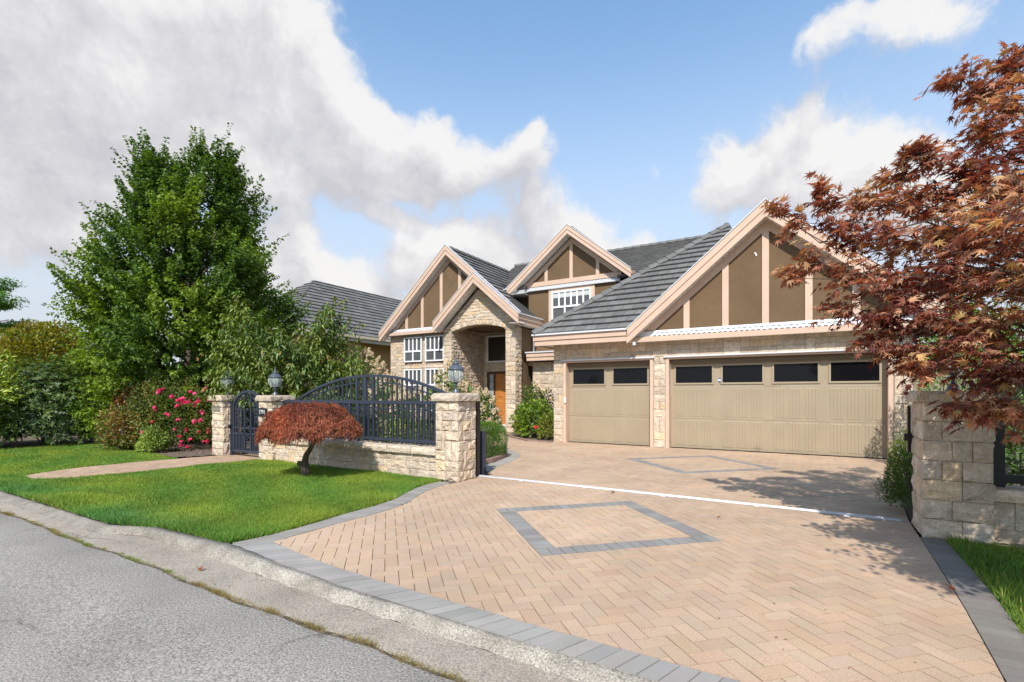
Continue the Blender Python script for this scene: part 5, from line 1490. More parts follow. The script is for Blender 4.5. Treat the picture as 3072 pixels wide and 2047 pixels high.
# ---- shrubs
def hp_(px, Y): p = at(px, 1183, Y); return (p.x, p.y)
def shrub(name, label, cat, c, rx, ry, h, n, L, ratio, m, pal, z0=.05, kind_of='free', rosette=0, group=None, lump=.16, seed=0, stems=True, thread=False, square=2.0, rot=0, depth=.55):
    t = thing(name, label, cat, (c[0], c[1], c[2] if len(c) > 2 else 0), group)
    zb = c[2] if len(c) > 2 else 0
    g = np.random.default_rng(seed+100)
    k = n//max(1, rosette) if rosette else n
    d = unit(g.normal(size=(k, 3))); d[:, 2] = np.abs(d[:, 2])*1.3-.42
    d = unit(d)
    if square > 2:      # boxy clipped outline
        s = (np.abs(d)**square).sum(1)**(1/square); d2 = d/s[:, None]
    else: d2 = d
    lu = 1+lump*(np.sin(4*d[:, 0]+3*d[:, 2]+seed)*np.sin(3.1*d[:, 1]-2*d[:, 2]+1.7*seed))+lump*.6*np.sin(9*d[:, 0]+7*d[:, 1]+5*d[:, 2]+seed)
    rad = g.uniform(depth**3, 1, k)**(1/3)*lu
    P = np.stack([c[0]+rx*d2[:, 0]*rad, c[1]+ry*d2[:, 1]*rad, zb+z0+h*.30+(h*.70-z0)*d2[:, 2]*rad], 1)
    P[:, 2] = np.maximum(P[:, 2], zb+z0*.5)
    D = unit(d*1.0+np.array([0, 0, .25])+g.normal(size=(k, 3))*.55); Nn = unit(d*.8+np.array([0, 0, .9])+g.normal(size=(k, 3))*.45)
    if rosette:
        P = np.repeat(P, rosette, 0); ax = np.repeat(unit(d+np.array([0, 0, .5])+g.normal(size=(k, 3))*.25), rosette, 0)
        rnd = unit(np.cross(ax, g.normal(size=P.shape))); D = unit(rnd+ax*.30); Nn = unit(ax+g.normal(size=P.shape)*.15); dd = np.repeat(d, rosette, 0)
        tone = np.repeat(g.uniform(0, 1, k), rosette)
    else: tone = g.uniform(0, 1, len(P))
    w = np.clip(.55*wob(P, 2.2)+.6*tone-.1, 0, 1)
    pal = np.array(pal); idx = np.clip(w*(len(pal)-1), 0, len(pal)-1.001); i0 = idx.astype(int); fr_ = (idx-i0)[:, None]
    tint = (pal[i0]*(1-fr_)+pal[i0+1]*fr_)*g.uniform(.75, 1.2, (len(P), 1))
    leaf_mesh('foliage', P, D, Nn, g.uniform(.7, 1.25, len(P))*L, ratio, .14, tint, m, t)
    if stems:
        b = MB()
        for q_ in range(12):
            a = g.uniform(0, 6.28); e = g.uniform(.3, .8)
            limb(b, (c[0]+.08*math.cos(a), c[1]+.08*math.sin(a), zb), (c[0]+rx*e*math.cos(a), c[1]+ry*e*math.sin(a), zb+h*g.uniform(.5, .9)), .018, .005, 0, 4, 4)
        b.build('stems', BARK, t)
    return t, P, d
GR_D = [(.65, .70, .55), (1.1, 1.1, .65), (2.0, 1.75, .75)]
shrub('rhododendron', 'dark rhododendron at the left edge of the lawn, leftmost of its hedge', 'shrub', (-19.35, 3.7), 1.5, 1.3, 2.35, 13300, .125, .33, LEAFG, GR_D, rosette=7, group='rhododendrons along the lawn edge', seed=1)
shrub('rhododendron', 'dark rhododendron behind the lawn, middle one of the hedge', 'shrub', (-19.1, 5.4), 1.5, 1.3, 2.6, 13300, .125, .33, LEAFG, GR_D, rosette=7, group='rhododendrons along the lawn edge', seed=2)
shrub('rhododendron', 'dark rhododendron under the tall tree, rightmost one of the hedge', 'shrub', (-17.9, 7.0), 1.5, 1.2, 2.0, 11200, .12, .33, LEAFG, GR_D, rosette=7, group='rhododendrons along the lawn edge', seed=3)
shrub('spotted_laurel', 'yellow variegated shrub growing out over the dark rhododendrons on the far left', 'shrub', (-18.6, 3.55, .9), 1.15, 1.15, 1.75, 2600, .14, .36, LEAFG, [(2.0, 1.9, 1.0), (5.0, 3.6, 1.4), (7.5, 5.0, 1.8)], seed=4, z0=.2)
def dome_maple():
    p = at(110, 1183, 17.2)
    t, P, d = shrub('golden_maple', 'rounded bronze and gold leaved maple bush behind the rhododendron hedge', 'tree', (p.x, p.y, 0), 1.7, 1.6, 3.95, 14000, .13, .5, LEAF, [(1.6, .75, .5), (2.6, 1.15, .6), (2.3, 1.5, .7), (1.1, 1.0, .8)], seed=5, lump=.10, z0=.9)
dome_maple()
def layered():
    p = at(-75, 1183, 21.0)
    t = thing('cedar_tree', 'layered green conifer at the left edge with flat spreading branches', 'tree', (p.x, p.y, 0))
    b = MB(); b.tube([(p.x, p.y, 0), (p.x, p.y, 4), (p.x, p.y, 7.2)], [.22, .15, .03], 8)
    st, dr_, ln = [], [], []
    for z in (2.2, 3.0, 3.7, 4.6, 5.5, 6.2):
        R_ = np.interp(z, [2, 4, 6.5], [2.9, 2.5, .9])
        for k in range(15):
            a = G.uniform(0, 6.28); r = R_*G.uniform(.7, 1.05)
            tip = np.array([p.x+r*math.cos(a), p.y+r*math.sin(a), z+G.uniform(-.1, .3)])
            limb(b, (p.x, p.y, z-.3), tip, .035, .008, .05)
            for s in np.linspace(.3, 1, 7):
                q_ = np.array([p.x, p.y, z-.3])*(1-s)+tip*s
                for _ in range(4):
                    aa = a+G.normal()*.9; st.append(q_+G.normal(size=3)*[.08, .08, .06]); dr_.append([math.cos(aa), math.sin(aa), G.uniform(-.15, .12)]); ln.append(G.uniform(.25, .5))
    b.build('trunk', BARK, t)
    P, D, Nn, sz, i = shoots(np.array(st), unit(np.array(dr_)), np.array(ln), 12, .11, .07, .12)
    tint = mixc((.7, .95, 1.0), (1.3, 1.6, .9), np.clip(wob(P, 1.5)+G.uniform(-.3, .3, len(P)), 0, 1))
    leaf_mesh('crown', P, D, Nn, sz, .45, .1, tint, LEAF, t)
layered()

# flower bed left of the walking gate
rose, RP, rd = shrub('rose_bush', 'large rose bush with bright pink flowers left of the letter slot pillar', 'shrub', (-15.0, 6.85), 1.75, .95, 1.98, 15000, .058, .62, LEAF, [(.7, .75, .9), (1.25, 1.0, 1.0), (2.2, 1.15, 1.1)], seed=6, lump=.12)
def flower_mesh(name, col, r, petals=9):
    vs, fs, ts = [], [], []; g = random.Random(hash(name) % 1000)
    for k in range(petals):
        a = 6.283*k/petals+g.uniform(-.2, .2); e = .35+.5*(k % 3)/2; L = r*g.uniform(.8, 1.15); w = r*.75
        d = Vector((math.cos(a)*math.cos(e), math.sin(a)*math.cos(e), math.sin(e))); s = Vector((-math.sin(a), math.cos(a), 0)); i = len(vs)
        vs += [Vector((0, 0, 0)), d*L*.6+s*w*.5, d*L+Vector((0, 0, .1*r)), d*L*.6-s*w*.5]
        fs += [(i, i+1, i+2), (i, i+2, i+3)]; kk = g.uniform(.75, 1.2); ts += [tuple(c*kk for c in col)]*2
    me = mesh_from(name, vs, fs, ts); me.materials.append(PETAL); return me
pinks = [flower_mesh('flower', c, r_) for c, r_ in (((.80, .045, .20), .068), ((.85, .10, .28), .062), ((.70, .03, .10), .055))]
def put(me, p, parent, rot=(0, 0, 0), s=1.0):
    o = bpy.data.objects.new(me.name.split('.')[0], me); link(o, parent); o.location = p; o.rotation_euler = rot; o.scale = (s, s, s); return o
g6 = random.Random(4)
# clusters of blossoms where the photograph shows them
for px, py, nfl in ((543, 1205, 5), (552, 1200, 4), (563, 1208, 6), (597, 1203, 5), (590, 1215, 4), (530, 1218, 4), (538, 1205, 3), (485, 1170, 5), (478, 1176, 3), (538, 1258, 3), (594, 1296, 2), (540, 1306, 2), (573, 1321, 2),
                    (618, 1324, 3), (540, 1332, 2), (566, 1338, 2), (633, 1352, 3), (652, 1135, 6), (660, 1138, 4), (618, 1168, 3), (520, 1290, 1), (600, 1258, 2), (470, 1225, 3), (455, 1262, 2), (505, 1240, 3), (610, 1240, 3), (585, 1268, 3), (560, 1290, 3), (625, 1290, 2), (500, 1330, 2), (430, 1300, 2), (580, 1180, 3), (635, 1200, 3), (520, 1190, 3)):
    for _ in range(nfl):
        qx, qy = px+g6.uniform(-7, 7), py+g6.uniform(-6, 6); p = None
        for Y in np.arange(11.6, 14.6, .03):
            p = at(qx, qy, Y)
            if ((p.x+15.0)/1.75)**2+((p.y-6.85)/.95)**2+((p.z-.62)/1.38)**2 < 1.16: break
        put(g6.choice(pinks), p, rose, (R(g6.uniform(40, 100)), 0, g6.uniform(-.9, .6)), g6.uniform(.7, 1.15))
shrub('nandina', 'red and green leaved shrub at the left end of the rose bed', 'shrub', hp_(372, 12.9), .62, .5, 1.2, 3400, .075, .4, LEAFG, [(1.0, 1.1, 1.0), (2.2, 1.5, 1.0), (4.2, 1.0, .8), (2.6, 2.4, 1.2)], seed=7)
shrub('variegated_shrub', 'cream variegated low shrub in front of the rose bush', 'shrub', hp_(462, 12.25), .42, .28, .62, 2600, .075, .42, LEAFG, [(1.3, 1.3, .9), (3.4, 2.6, 1.6), (6.4, 4.6, 3.2)], seed=8)
shrub('red_tipped_shrub', 'dark red tipped shrub between rose bush and rhododendrons', 'shrub', hp_(400, 13.6), .55, .5, 1.8, 1900, .09, .4, LEAFG, [(.8, .9, .9), (3.0, .5, .6), (3.8, .6, .7)], seed=9)
def tuft(label, c, n, h, seed):
    t = thing('ornamental_grass', label, 'grass plant', (c[0], c[1], 0)); g = np.random.default_rng(seed)
    a = g.uniform(0, 6.28, n); P = np.stack([c[0]+.06*np.cos(a), c[1]+.06*np.sin(a), np.zeros(n)], 1)
    lean = g.uniform(.05, .95, n); D = np.stack([np.cos(a)*np.sin(lean), np.sin(a)*np.sin(lean), np.cos(lean)], 1)
    leaf_mesh('blades', P, D, unit(np.stack([-np.cos(a), -np.sin(a), np.full(n, .4)], 1)), g.uniform(.5, 1.1, n)*h, .022, .1, mixc((1.5, 1.4, .9), (3.2, 2.2, 1.8), g.uniform(0, 1, n)), LEAF, t, curl=.12)
tuft('fine bladed grass clump at the left corner of the flower bed', (-16.4, 6.15), 1300, .75, 12)
tuft('small dry grass clump beside the red and green shrub', (-15.2, 5.98), 400, .45, 13)
# bark mulch clods in the beds
def clods(poly, n, seed, name='mulch'):
    g = random.Random(seed); b = MB(); xs = [p[0] for p in poly]; ys = [p[1] for p in poly]; k = 0
    while k < n:
        x, y = g.uniform(min(xs), max(xs)), g.uniform(min(ys), max(ys))
        if not inside((x, y), poly): continue
        k += 1; s = g.uniform(.012, .04); a = g.uniform(0, 3.14); c_, s_ = math.cos(a)*s, math.sin(a)*s; t_ = g.uniform(.55, 1.7)
        b.add([(x-c_, y-s_, .006), (x+s_*.5, y-c_*.5, .006), (x+c_, y+s_, .006), (x-s_*.5, y+c_*.5, .006), (x, y, .006+s*.7)], [(0, 1, 4), (1, 2, 4), (2, 3, 4), (3, 0, 4)], (t_, t_*.95, t_*.9))
    return b.build(name, SOIL, kind='stuff')
clods([(-18.3, 6.3), (-13.96, 5.95), (-12.3, 5.85), (-12.1, 6.9), (-18, 7.4)], 1700, 1)
clods([(-9.40, 15.33), (-8.55, 14.4), (-7.45, 13.5), (-6.66, 13.5), (-6.66, 15), (-9, 15.8)], 700, 2)
clods(BED_IN[1:]+[(-7.5, 10), (-6.5, 8.4)], 500, 3)

# front yard behind the fence
HY_L = [(.8, 1.0, .9), (1.4, 1.4, 1.0)]
def hydrangea(label, c, rx, ry, h, nl, nf, seed):
    t, P, d = shrub('hydrangea', label, 'shrub', c, rx, ry, h, nl, .11, .6, LEAF, HY_L, seed=seed, group='hydrangeas in the front yard')
    g = random.Random(seed); fl = []
    for q_ in range(3):
        vs, fs, ts = [], [], []
        for _ in range(85):
            tt = g.uniform(0, 1)**1.2; rr = .078*(1-tt*.75)+.008; a = g.uniform(0, 6.28); p = Vector((rr*math.cos(a), rr*math.sin(a), .15*tt)); s = .017
            nrm = Vector((math.cos(a), math.sin(a), .5)).normalized(); u_ = nrm.orthogonal().normalized(); v_ = nrm.cross(u_); i = len(vs)
            vs += [p+u_*s, p+v_*s, p-u_*s, p-v_*s]; fs.append((i, i+1, i+2, i+3)); k = g.uniform(.75, 1.1)
            ts.append((.66*k, .54*k*g.uniform(.9, 1.05), .33*k) if g.random() < .8 else (.46*k, .30*k, .17*k))
        me = mesh_from('flower_head', vs, fs, ts); me.materials.append(PETAL); fl.append(me)
    for k in range(nf):
        a = g.uniform(0, 6.28); e = math.asin(g.uniform(-.05, 1)); dd = Vector((math.cos(a)*math.cos(e), math.sin(a)*math.cos(e), math.sin(e)))
        p = Vector((c[0]+rx*dd.x*g.uniform(.86, 1.06), c[1]+ry*dd.y*g.uniform(.86, 1.06), h*.30+h*.72*dd.z*g.uniform(.9, 1.04)))
        tl = (dd+Vector((0, 0, .7))).to_track_quat('Z', 'Y').to_euler(); put(g.choice(fl), p, t, tl, g.uniform(.75, 1.3))
hydrangea('tall cream flowered hydrangea behind the arched gate, against the ochre house', hp_(1085, 14.4), 1.05, .8, 2.62, 1500, 120, 31)
hydrangea('cream hydrangea behind the low wall, just left of the stone window wall corner', hp_(1165, 13.0), .7, .6, 1.85, 900, 60, 32)
hydrangea('cream hydrangea behind the largest lantern, in front of the front door', hp_(1345, 11.6), .60, .5, 2.0, 1000, 64, 33)
hydrangea('cream hydrangea right of the lantern pillar, beside the boxwood', hp_(1440, 12.4), .48, .45, 1.5, 900, 55, 34)
hydrangea('low cream hydrangea seen through the iron fence', hp_(1245, 11.8), .8, .5, 1.5, 1000, 60, 35)
shrub('yellow_shrub', 'low yellow green shrub seen between the pickets of the fence', 'shrub', hp_(1225, 10.6), 1.0, .4, .95, 2600, .06, .5, LEAF, [(1.2, 1.2, .9), (3.0, 2.5, .8), (4.6, 3.0, .9)], seed=36)
shrub('dark_hedge', 'dark green hedge shrub behind the middle of the iron fence', 'shrub', hp_(1010, 11.8), 1.5, .6, 1.5, 5200, .075, .5, LEAFG, GR_D, seed=37)
shrub('dark_hedge', 'dark green hedge shrub behind the walking gate', 'shrub', (-11.4, 9.6), 1.5, .7, 1.6, 5200, .08, .5, LEAFG, GR_D, seed=38)
shrub('boxwood', 'clipped green boxwood in the edged bed beside the driveway', 'shrub', (-6.24, 9.35), .36, .52, .84, 16000, .022, .6, LEAF, [(.7, .8, .7), (1.1, 1.25, .7), (1.8, 1.95, .8)], seed=39, lump=.05, square=2.8, depth=.86)
shrub('boxwood', 'clipped boxwood hedge low behind the pickets near the driveway pillar', 'shrub', (-7.4, 8.9), .8, .45, .72, 5000, .032, .6, LEAF, [(.8, 1.0, .9), (1.6, 1.8, .9), (2.2, 2.3, .9)], seed=40, lump=.03, square=4, depth=.8)
shrub('dark_hedge', 'tall dark shrub in the gap behind the rose bush and tree', 'shrub', (-15.2, 10.6), 1.9, .8, 2.5, 5200, .1, .5, LEAFG, GR_D, seed=60)
shrub('dark_hedge', 'dark shrub filling the gap left of the tall tree trunk', 'shrub', (-19.8, 10.2), 2.0, .9, 2.6, 5200, .1, .5, LEAFG, GR_D, seed=61)
# bed beside the garage
shrub('camellia', 'dark glossy camellia against the stone wall left of the garage', 'shrub', (-8.0, 15.1), .78, .5, 1.72, 3600, .085, .5, LEAFG, GR_D, seed=41)
cam_, cp, cd_ = shrub('hydrangea_bush', 'bright yellow green bush at the garage corner with one red flower', 'shrub', (-7.75, 14.45), .78, .42, 1.22, 2400, .105, .62, LEAF, [(1.0, 1.1, .8), (1.7, 1.65, .8), (2.5, 1.95, .9)], seed=42)
redf = flower_mesh('flower', (.75, .03, .06), .075)
put(redf, at(1608, 1282, 15.35), cam_, (R(70), 0, .3), 1.0)
shrub('barberry', 'small dark red shrub beside the garage stone corner', 'shrub', (-7.05, 14.9), .26, .3, 1.7, 900, .07, .5, LEAF, [(1.2, .4, .6), (2.2, .6, .7)], seed=43)
shrub('trailing_shrub', 'small green and brown shrub at the foot of the garage stone corner', 'shrub', (-7.0, 13.95), .34, .3, .85, 1200, .07, .5, LEAF, [(1.3, 1.3, .9), (2.6, 1.6, 1.0)], seed=44)
# right side
shrub('shrub', 'light green fine leaved shrub behind the shaded pillar, nearer the garage', 'shrub', (1.45, 9.3), .42, .6, .98, 7000, .036, .4, LEAF, [(1.2, 1.2, .8), (2.4, 2.0, .7), (2.8, 2.2, .8)], seed=45)
shrub('shrub', 'fine leaved green shrub touching the back of the shaded pillar', 'shrub', (1.22, 7.7), .40, .50, .80, 9500, .032, .40, LEAF, [(.55, .62, .6), (.9, .9, .6), (1.4, 1.2, .7)], seed=46)
for k, (u, v, h, s) in enumerate(((2.35, 12.0, 3.1, 1), (3.3, 12.1, 3.3, 2), (4.3, 12.0, 3.2, 3), (5.3, 11.7, 3.4, 4))):
    shrub('cedar', ['bright green cedar column nearest the garage, right of the side fence', 'green cedar column second from the side fence', 'green cedar column third from the side fence', 'green cedar column at the right edge'][k], 'hedge', (u, v), .55, .55, h, 5200, .075, .3, LEAF, [(.9, 1.3, .7), (1.3, 1.9, .7), (1.7, 2.2, .7)], seed=50+s, lump=.07, group='cedars along the right boundary')
shrub('dark_hedge', 'dark shrub behind the black fence in the maple shade', 'shrub', (3.2, 8.6), 1.6, .6, 1.9, 4600, .08, .5, LEAFG, GR_D, seed=56)
shrub('dark_hedge', 'dark shrub at the right end behind the black fence', 'shrub', (5.8, 8.4), 1.5, .7, 2.1, 4600, .08, .5, LEAFG, GR_D, seed=57)
shrub('bright_tree', 'yellow green tree crown showing between garage and cedars', 'tree', (3.3, 16.5), 1.1, 1.0, 4.0, 3600, .11, .55, LEAF, [(1.4, 1.5, .8), (2.4, 2.3, .8)], seed=58, z0=1)

# ---- dwarf weeping maple on the lawn
def dwarf_maple():
    c = (-7.66, 5.62)
    t = thing('dwarf_maple', 'weeping dwarf red maple with crooked trunk standing on the front lawn', 'tree', (*c, 0))
    pts = [at(x, y, 8.75) for x, y in ((914, 1434), (917, 1416), (909, 1397), (910, 1385), (918, 1367), (930, 1348), (943, 1322), (950, 1298), (955, 1278))]
    for k in (2, 3): pts[k].y += .03
    b = MB(); b.tube([pts[0]-Vector((0, 0, .03))]+pts, [.115, .092, .075, .072, .058, .050, .042, .036, .032, .024], 9)
    b.tube([pts[2], at(899, 1390, 8.72), at(893, 1389, 8.72)], [.055, .045, .036], 7)
    top = pts[6]
    lob = [((-7.40, 5.66), .58, .66, .94, 1.315), ((-8.10, 5.92), .50, .58, .96, 1.265), ((-7.80, 5.42), .50, .50, .80, 1.08), ((-6.98, 5.72), .36, .46, .82, 1.10), ((-7.35, 5.30), .42, .36, .78, 1.02)]
    P, D, Nn, L, T = [], [], [], [], []
    for (cx, cy), rx, ry, z0, z1 in lob:
        n = int(3000*rx*ry/.5)
        a = G.uniform(0, 6.28, n); q_ = np.sqrt(G.uniform(0, 1, n)); 
        r = q_*(1+.10*np.sin(3*a+cx*9)+.07*np.sin(7*a))
        z = z0+(z1-z0)*np.sqrt(np.clip(1-q_**2.0, 0, 1))
        lay = G.uniform(0, 1, n); z = z-.20*lay*(1-q_)-.04*G.uniform(0, 1, n)-np.where(q_ > .85, .12*G.uniform(0, 1, n), 0)
        z += .035*np.sin(9*r*np.cos(a)+2)*np.sin(8*r*np.sin(a)+1)
        base = np.stack([cx+rx*r*np.cos(a), cy+ry*r*np.sin(a), z], 1)
        out = np.stack([np.cos(a)*q_, np.sin(a)*q_, -.25-.75*q_**2], 1)
        for k in range(9):
            d_ = unit(out+G.normal(size=(n, 3))*.72+np.array([0, 0, -.12])); P.append(base+G.normal(size=(n, 3))*.018); D.append(d_)
            Nn.append(unit(np.stack([np.cos(a)*.5, np.sin(a)*.5, np.ones(n)], 1)+G.normal(size=(n, 3))*.4)); L.append(G.uniform(.045, .095, n))
            w = np.clip(wob(base, 3.0)*.8+G.uniform(-.25, .45, n), 0, 1); T.append(mixc((.62, .50, .6), (1.65, 1.45, 1.25), w)*G.uniform(.75, 1.2, (n, 1)))
        for k in range(9): limb(b, top, base[k*37], .014, .004, .12, 6, 4)
    b.build('trunk', BARKD, t)
    leaf_mesh('crown', np.concatenate(P), np.concatenate(D), np.concatenate(Nn), np.concatenate(L), .095, .12, np.concatenate(T), THREAD, t, curl=.25)
dwarf_maple()

# ---- red maple on the right
def palmate(n_l=7):
    angs = np.radians(np.linspace(-112, 112, n_l)); lens = np.array([.42, .70, .92, 1.0, .92, .70, .42]) if n_l == 7 else np.array([.6, .9, 1, .9, .6])
    pts = [(0, 0, 0)]
    for k in range(n_l):
        pts.append((lens[k]*math.sin(angs[k])*.92, .12+lens[k]*math.cos(angs[k]), -.10*lens[k]))
        if k < n_l-1:
            a = (angs[k]+angs[k+1])/2; r = .30*(lens[k]+lens[k+1])/2+.05; pts.append((r*math.sin(a), .12+r*math.cos(a), .045))
    pts = np.array(pts); pts[:, :2] /= 1.12
    tr_ = [(0, i+1, i) for i in range(1, len(pts)-1)]
    return pts, np.array(tr_)
def red_maple():
    base = Vector((2.85, 5.7, 0))
    t = thing('red_maple', 'large red and bronze leaved maple overhanging the right pillar and driveway', 'tree', tuple(base))
    V = 1.30557
    cl = [(2335, 150, 6.2, .30), (2262, 205, 6.2, .26), (2205, 182, 6.3, .17), (2310, 250, 6.0, .36), (2345, 330, 5.8, .42), (2250, 320, 6.2, .30), (2150, 365, 6.3, .22), (2115, 350, 6.3, .12), (2215, 410, 6, .36), (2300, 430, 5.8, .45),
          (2065, 412, 6.5, .14), (2150, 470, 6.1, .36), (2060, 465, 6.4, .26), (1990, 455, 6.6, .26), (1915, 465, 6.6, .20), (1890, 440, 6.6, .10), (1795, 490, 6.7, .10), (1840, 515, 6.6, .17), (1920, 535, 6.5, .30), (2010, 550, 6.2, .40),
          (2120, 560, 6, .45), (2230, 530, 5.7, .46), (2320, 550, 5.5, .45), (1880, 600, 6.5, .24), (1835, 640, 6.6, .13), (1960, 630, 6.3, .35), (2060, 650, 6, .42), (2170, 640, 5.8, .45), (2280, 640, 5.5, .45), (1960, 705, 6.3, .26),
          (2040, 735, 6.1, .36), (2130, 730, 5.9, .42), (2230, 745, 5.6, .45), (2330, 740, 5.4, .42), (2080, 805, 6.0, .26), (2160, 830, 5.8, .27), (2250, 845, 5.4, .32), (2330, 865, 5.1, .32), (2300, 930, 4.85, .17), (2210, 935, 4.95, .10), (2350, 945, 4.75, .14),
          (2010, 780, 6.1, .15), (2110, 850, 5.7, .12),
          (2440, 230, 6.0, .6), (2450, 430, 5.8, .65), (2470, 640, 5.5, .65), (2450, 840, 5.2, .45), (2600, 380, 5.8, .8), (2600, 620, 5.6, .8), (2540, 130, 6.3, .6), (2700, 520, 6.2, .8),
          (2200, 560, 6.9, .5), (2330, 420, 6.9, .55), (2120, 660, 6.9, .45), (2300, 650, 6.6, .6), (2250, 760, 6.5, .5)]
    b = MB(); fork = Vector((2.80, 5.75, 1.35)); f2 = Vector((2.65, 5.95, 2.0))
    b.tube([base, Vector((2.85, 5.68, .7)), fork, f2], [.12, .10, .085, .06], 9)
    P, D, Nn, L, T, near = [], [], [], [], [], []
    pal = np.array([(.12, .034, .036), (.21, .066, .054), (.32, .125, .080), (.44, .215, .130), (.57, .355, .20), (.52, .37, .14)])
    extra = [Vector(q_) for q_ in ((1.95, 5.1, 2.35), (2.5, 5.0, 2.7), (2.3, 4.4, 2.9), (2.9, 5.2, 3.2), (2.1, 3.9, 2.6), (2.9, 4.2, 3.0), (3.4, 5.6, 3.0), (2.6, 5.6, 3.7), (3.3, 4.7, 3.6), (3.2, 6.4, 3.4), (1.9, 3.6, 2.3), (1.7, 3.25, 2.35), (2.2, 3.2, 2.8), (1.35, 4.1, 2.5), (2.3, 2.9, 2.6), (2.8, 3.4, 2.9), (2.6, 2.9, 2.4), (3.2, 3.0, 3.0), (1.75, 4.6, 2.2))]
    for px, py, Y, r in cl+[(0, 0, q_, .62) for q_ in extra]:
        c = Y if isinstance(Y, Vector) else at(px*V, py*V, Y*.77); r0 = r; r = r*.77
        s0 = fork if c.z < 2.6 else f2
        limb(b, tuple(s0), tuple(c), .016+.016*r, .003, .06, 8, 5, .10)
        nt = int((7+44*r0)*(1 if px else 1.5)*(.68 if 0 < px < 2000 else .86 if px else 1)); per = 10
        cen = np.array(c); o3 = cen-np.array([2.75, 5.75, 2.2]); o3 /= np.linalg.norm(o3)
        st = cen+unit(G.normal(size=(nt, 3)))*G.uniform(0, 1, (nt, 1))**.6*np.array([r, r, r*.62])*.85-o3*r*.25
        dr_ = unit(o3*.75+np.array([0, 0, .12])+G.normal(size=(nt, 3))*.55)
        ln = G.uniform(.45, 1.0, nt)*(.16+r*.75)
        for k in range(nt):
            e_ = st[k]+dr_[k]*ln[k]+np.array([0, 0, -.12*ln[k]]); b.tube([tuple(st[k]-dr_[k]*.05), tuple(st[k]+dr_[k]*ln[k]*.5), tuple(e_)], [.0045, .003, .0015], 3, cap=False)
        i_ = np.repeat(np.arange(nt), per); t_ = np.tile(np.linspace(.12, 1.0, per), nt)+G.uniform(-.05, .05, nt*per); n = nt*per
        sd = unit(np.cross(dr_[i_], np.array([0, 0, 1.0])+G.normal(size=(n, 3))*.35))*np.where(np.tile(np.arange(per), nt) % 2, 1, -1)[:, None]
        pos = st[i_]+dr_[i_]*(ln[i_]*t_)[:, None]-np.array([0, 0, .12])*(ln[i_]*t_**2)[:, None]+sd*G.uniform(.01, .05, (n, 1))
        u_ = (pos-cen)/max(r, .05)
        outw = dr_[i_].copy(); outw[:, 2] = 0; outw = unit(outw)
        P.append(pos); D.append(unit(sd*.8+dr_[i_]*.55+np.array([0, 0, -.50])+G.normal(size=(n, 3))*.28)); Nn.append(unit(np.array([0, 0, 1.0])+outw*.3+G.normal(size=(n, 3))*.38)); L.append(G.uniform(.050, .112, n))
        w = np.clip(wob(pos, 2.4)*.55+G.uniform(-.1, .6, n)*.9+.10*u_[:, 2], 0, .999)*(len(pal)-1); i0 = w.astype(int); fr_ = (w-i0)[:, None]
        T.append((pal[i0]*(1-fr_)+pal[np.minimum(i0+1, len(pal)-1)]*fr_)*G.uniform(.75, 1.25, (n, 1)))
    b.build('trunk', BARKD, t)
    P, D, Nn, L, T = map(np.concatenate, (P, D, Nn, L, T))
    pts, tri = palmate(); m_ = len(pts)
    Dn = unit(D); S = unit(np.cross(Dn, Nn)); N2 = np.cross(S, Dn)
    q_ = np.stack([CC*P[:, 0]+SS*P[:, 1], -SS*P[:, 0]+CC*P[:, 1]], 1); px = CX+FPX*q_[:, 0]/q_[:, 1]; py = HY-FPX*(P[:, 2]-CAMH)/q_[:, 1]
    facing = np.abs((N2*unit(P-np.array([0, 0, CAMH]))).sum(1))+.15
    score = L/q_[:, 1]*facing*((px > 0) & (px < 3060) & (py > 0))
    order = np.argsort(-score); big = order[:300]; rest = order[300:]
    v = P[rest, None]+(S[rest, None]*pts[None, :, 0:1]+Dn[rest, None]*pts[None, :, 1:2]+N2[rest, None]*pts[None, :, 2:3])*L[rest, None, None]
    f = (np.arange(len(rest))[:, None, None]*m_+tri[None]).reshape(-1, 3)
    tri_mesh('leaf', v.reshape(-1, 3), f, np.repeat(T[rest], len(tri), 0), REDLEAF, t, kind='stuff')
    # the leaves that show largest, one object each, sharing a few meshes
    km = []
    for k in range(12):
        c = pal[2+k % 4]*(.8+.06*k); me = mesh_from('leaf', pts, [tuple(x) for x in tri], [tuple(c)]*len(tri)); me.materials.append(REDLEAF); km.append(me)
    for j, i in enumerate(big):
        o = bpy.data.objects.new('leaf', km[j % 12]); COL.objects.link(o); o.parent = t
        Mx = Matrix((( S[i, 0], Dn[i, 0], N2[i, 0], P[i, 0]), (S[i, 1], Dn[i, 1], N2[i, 1], P[i, 1]), (S[i, 2], Dn[i, 2], N2[i, 2], P[i, 2]), (0, 0, 0, 1))) @ Matrix.Diagonal((L[i], L[i], L[i], 1))
        o.matrix_parent_inverse = Matrix.Translation(-LOCS[t.name]); o.matrix_basis = Mx
    return pts, tri
LP, LT = red_maple()

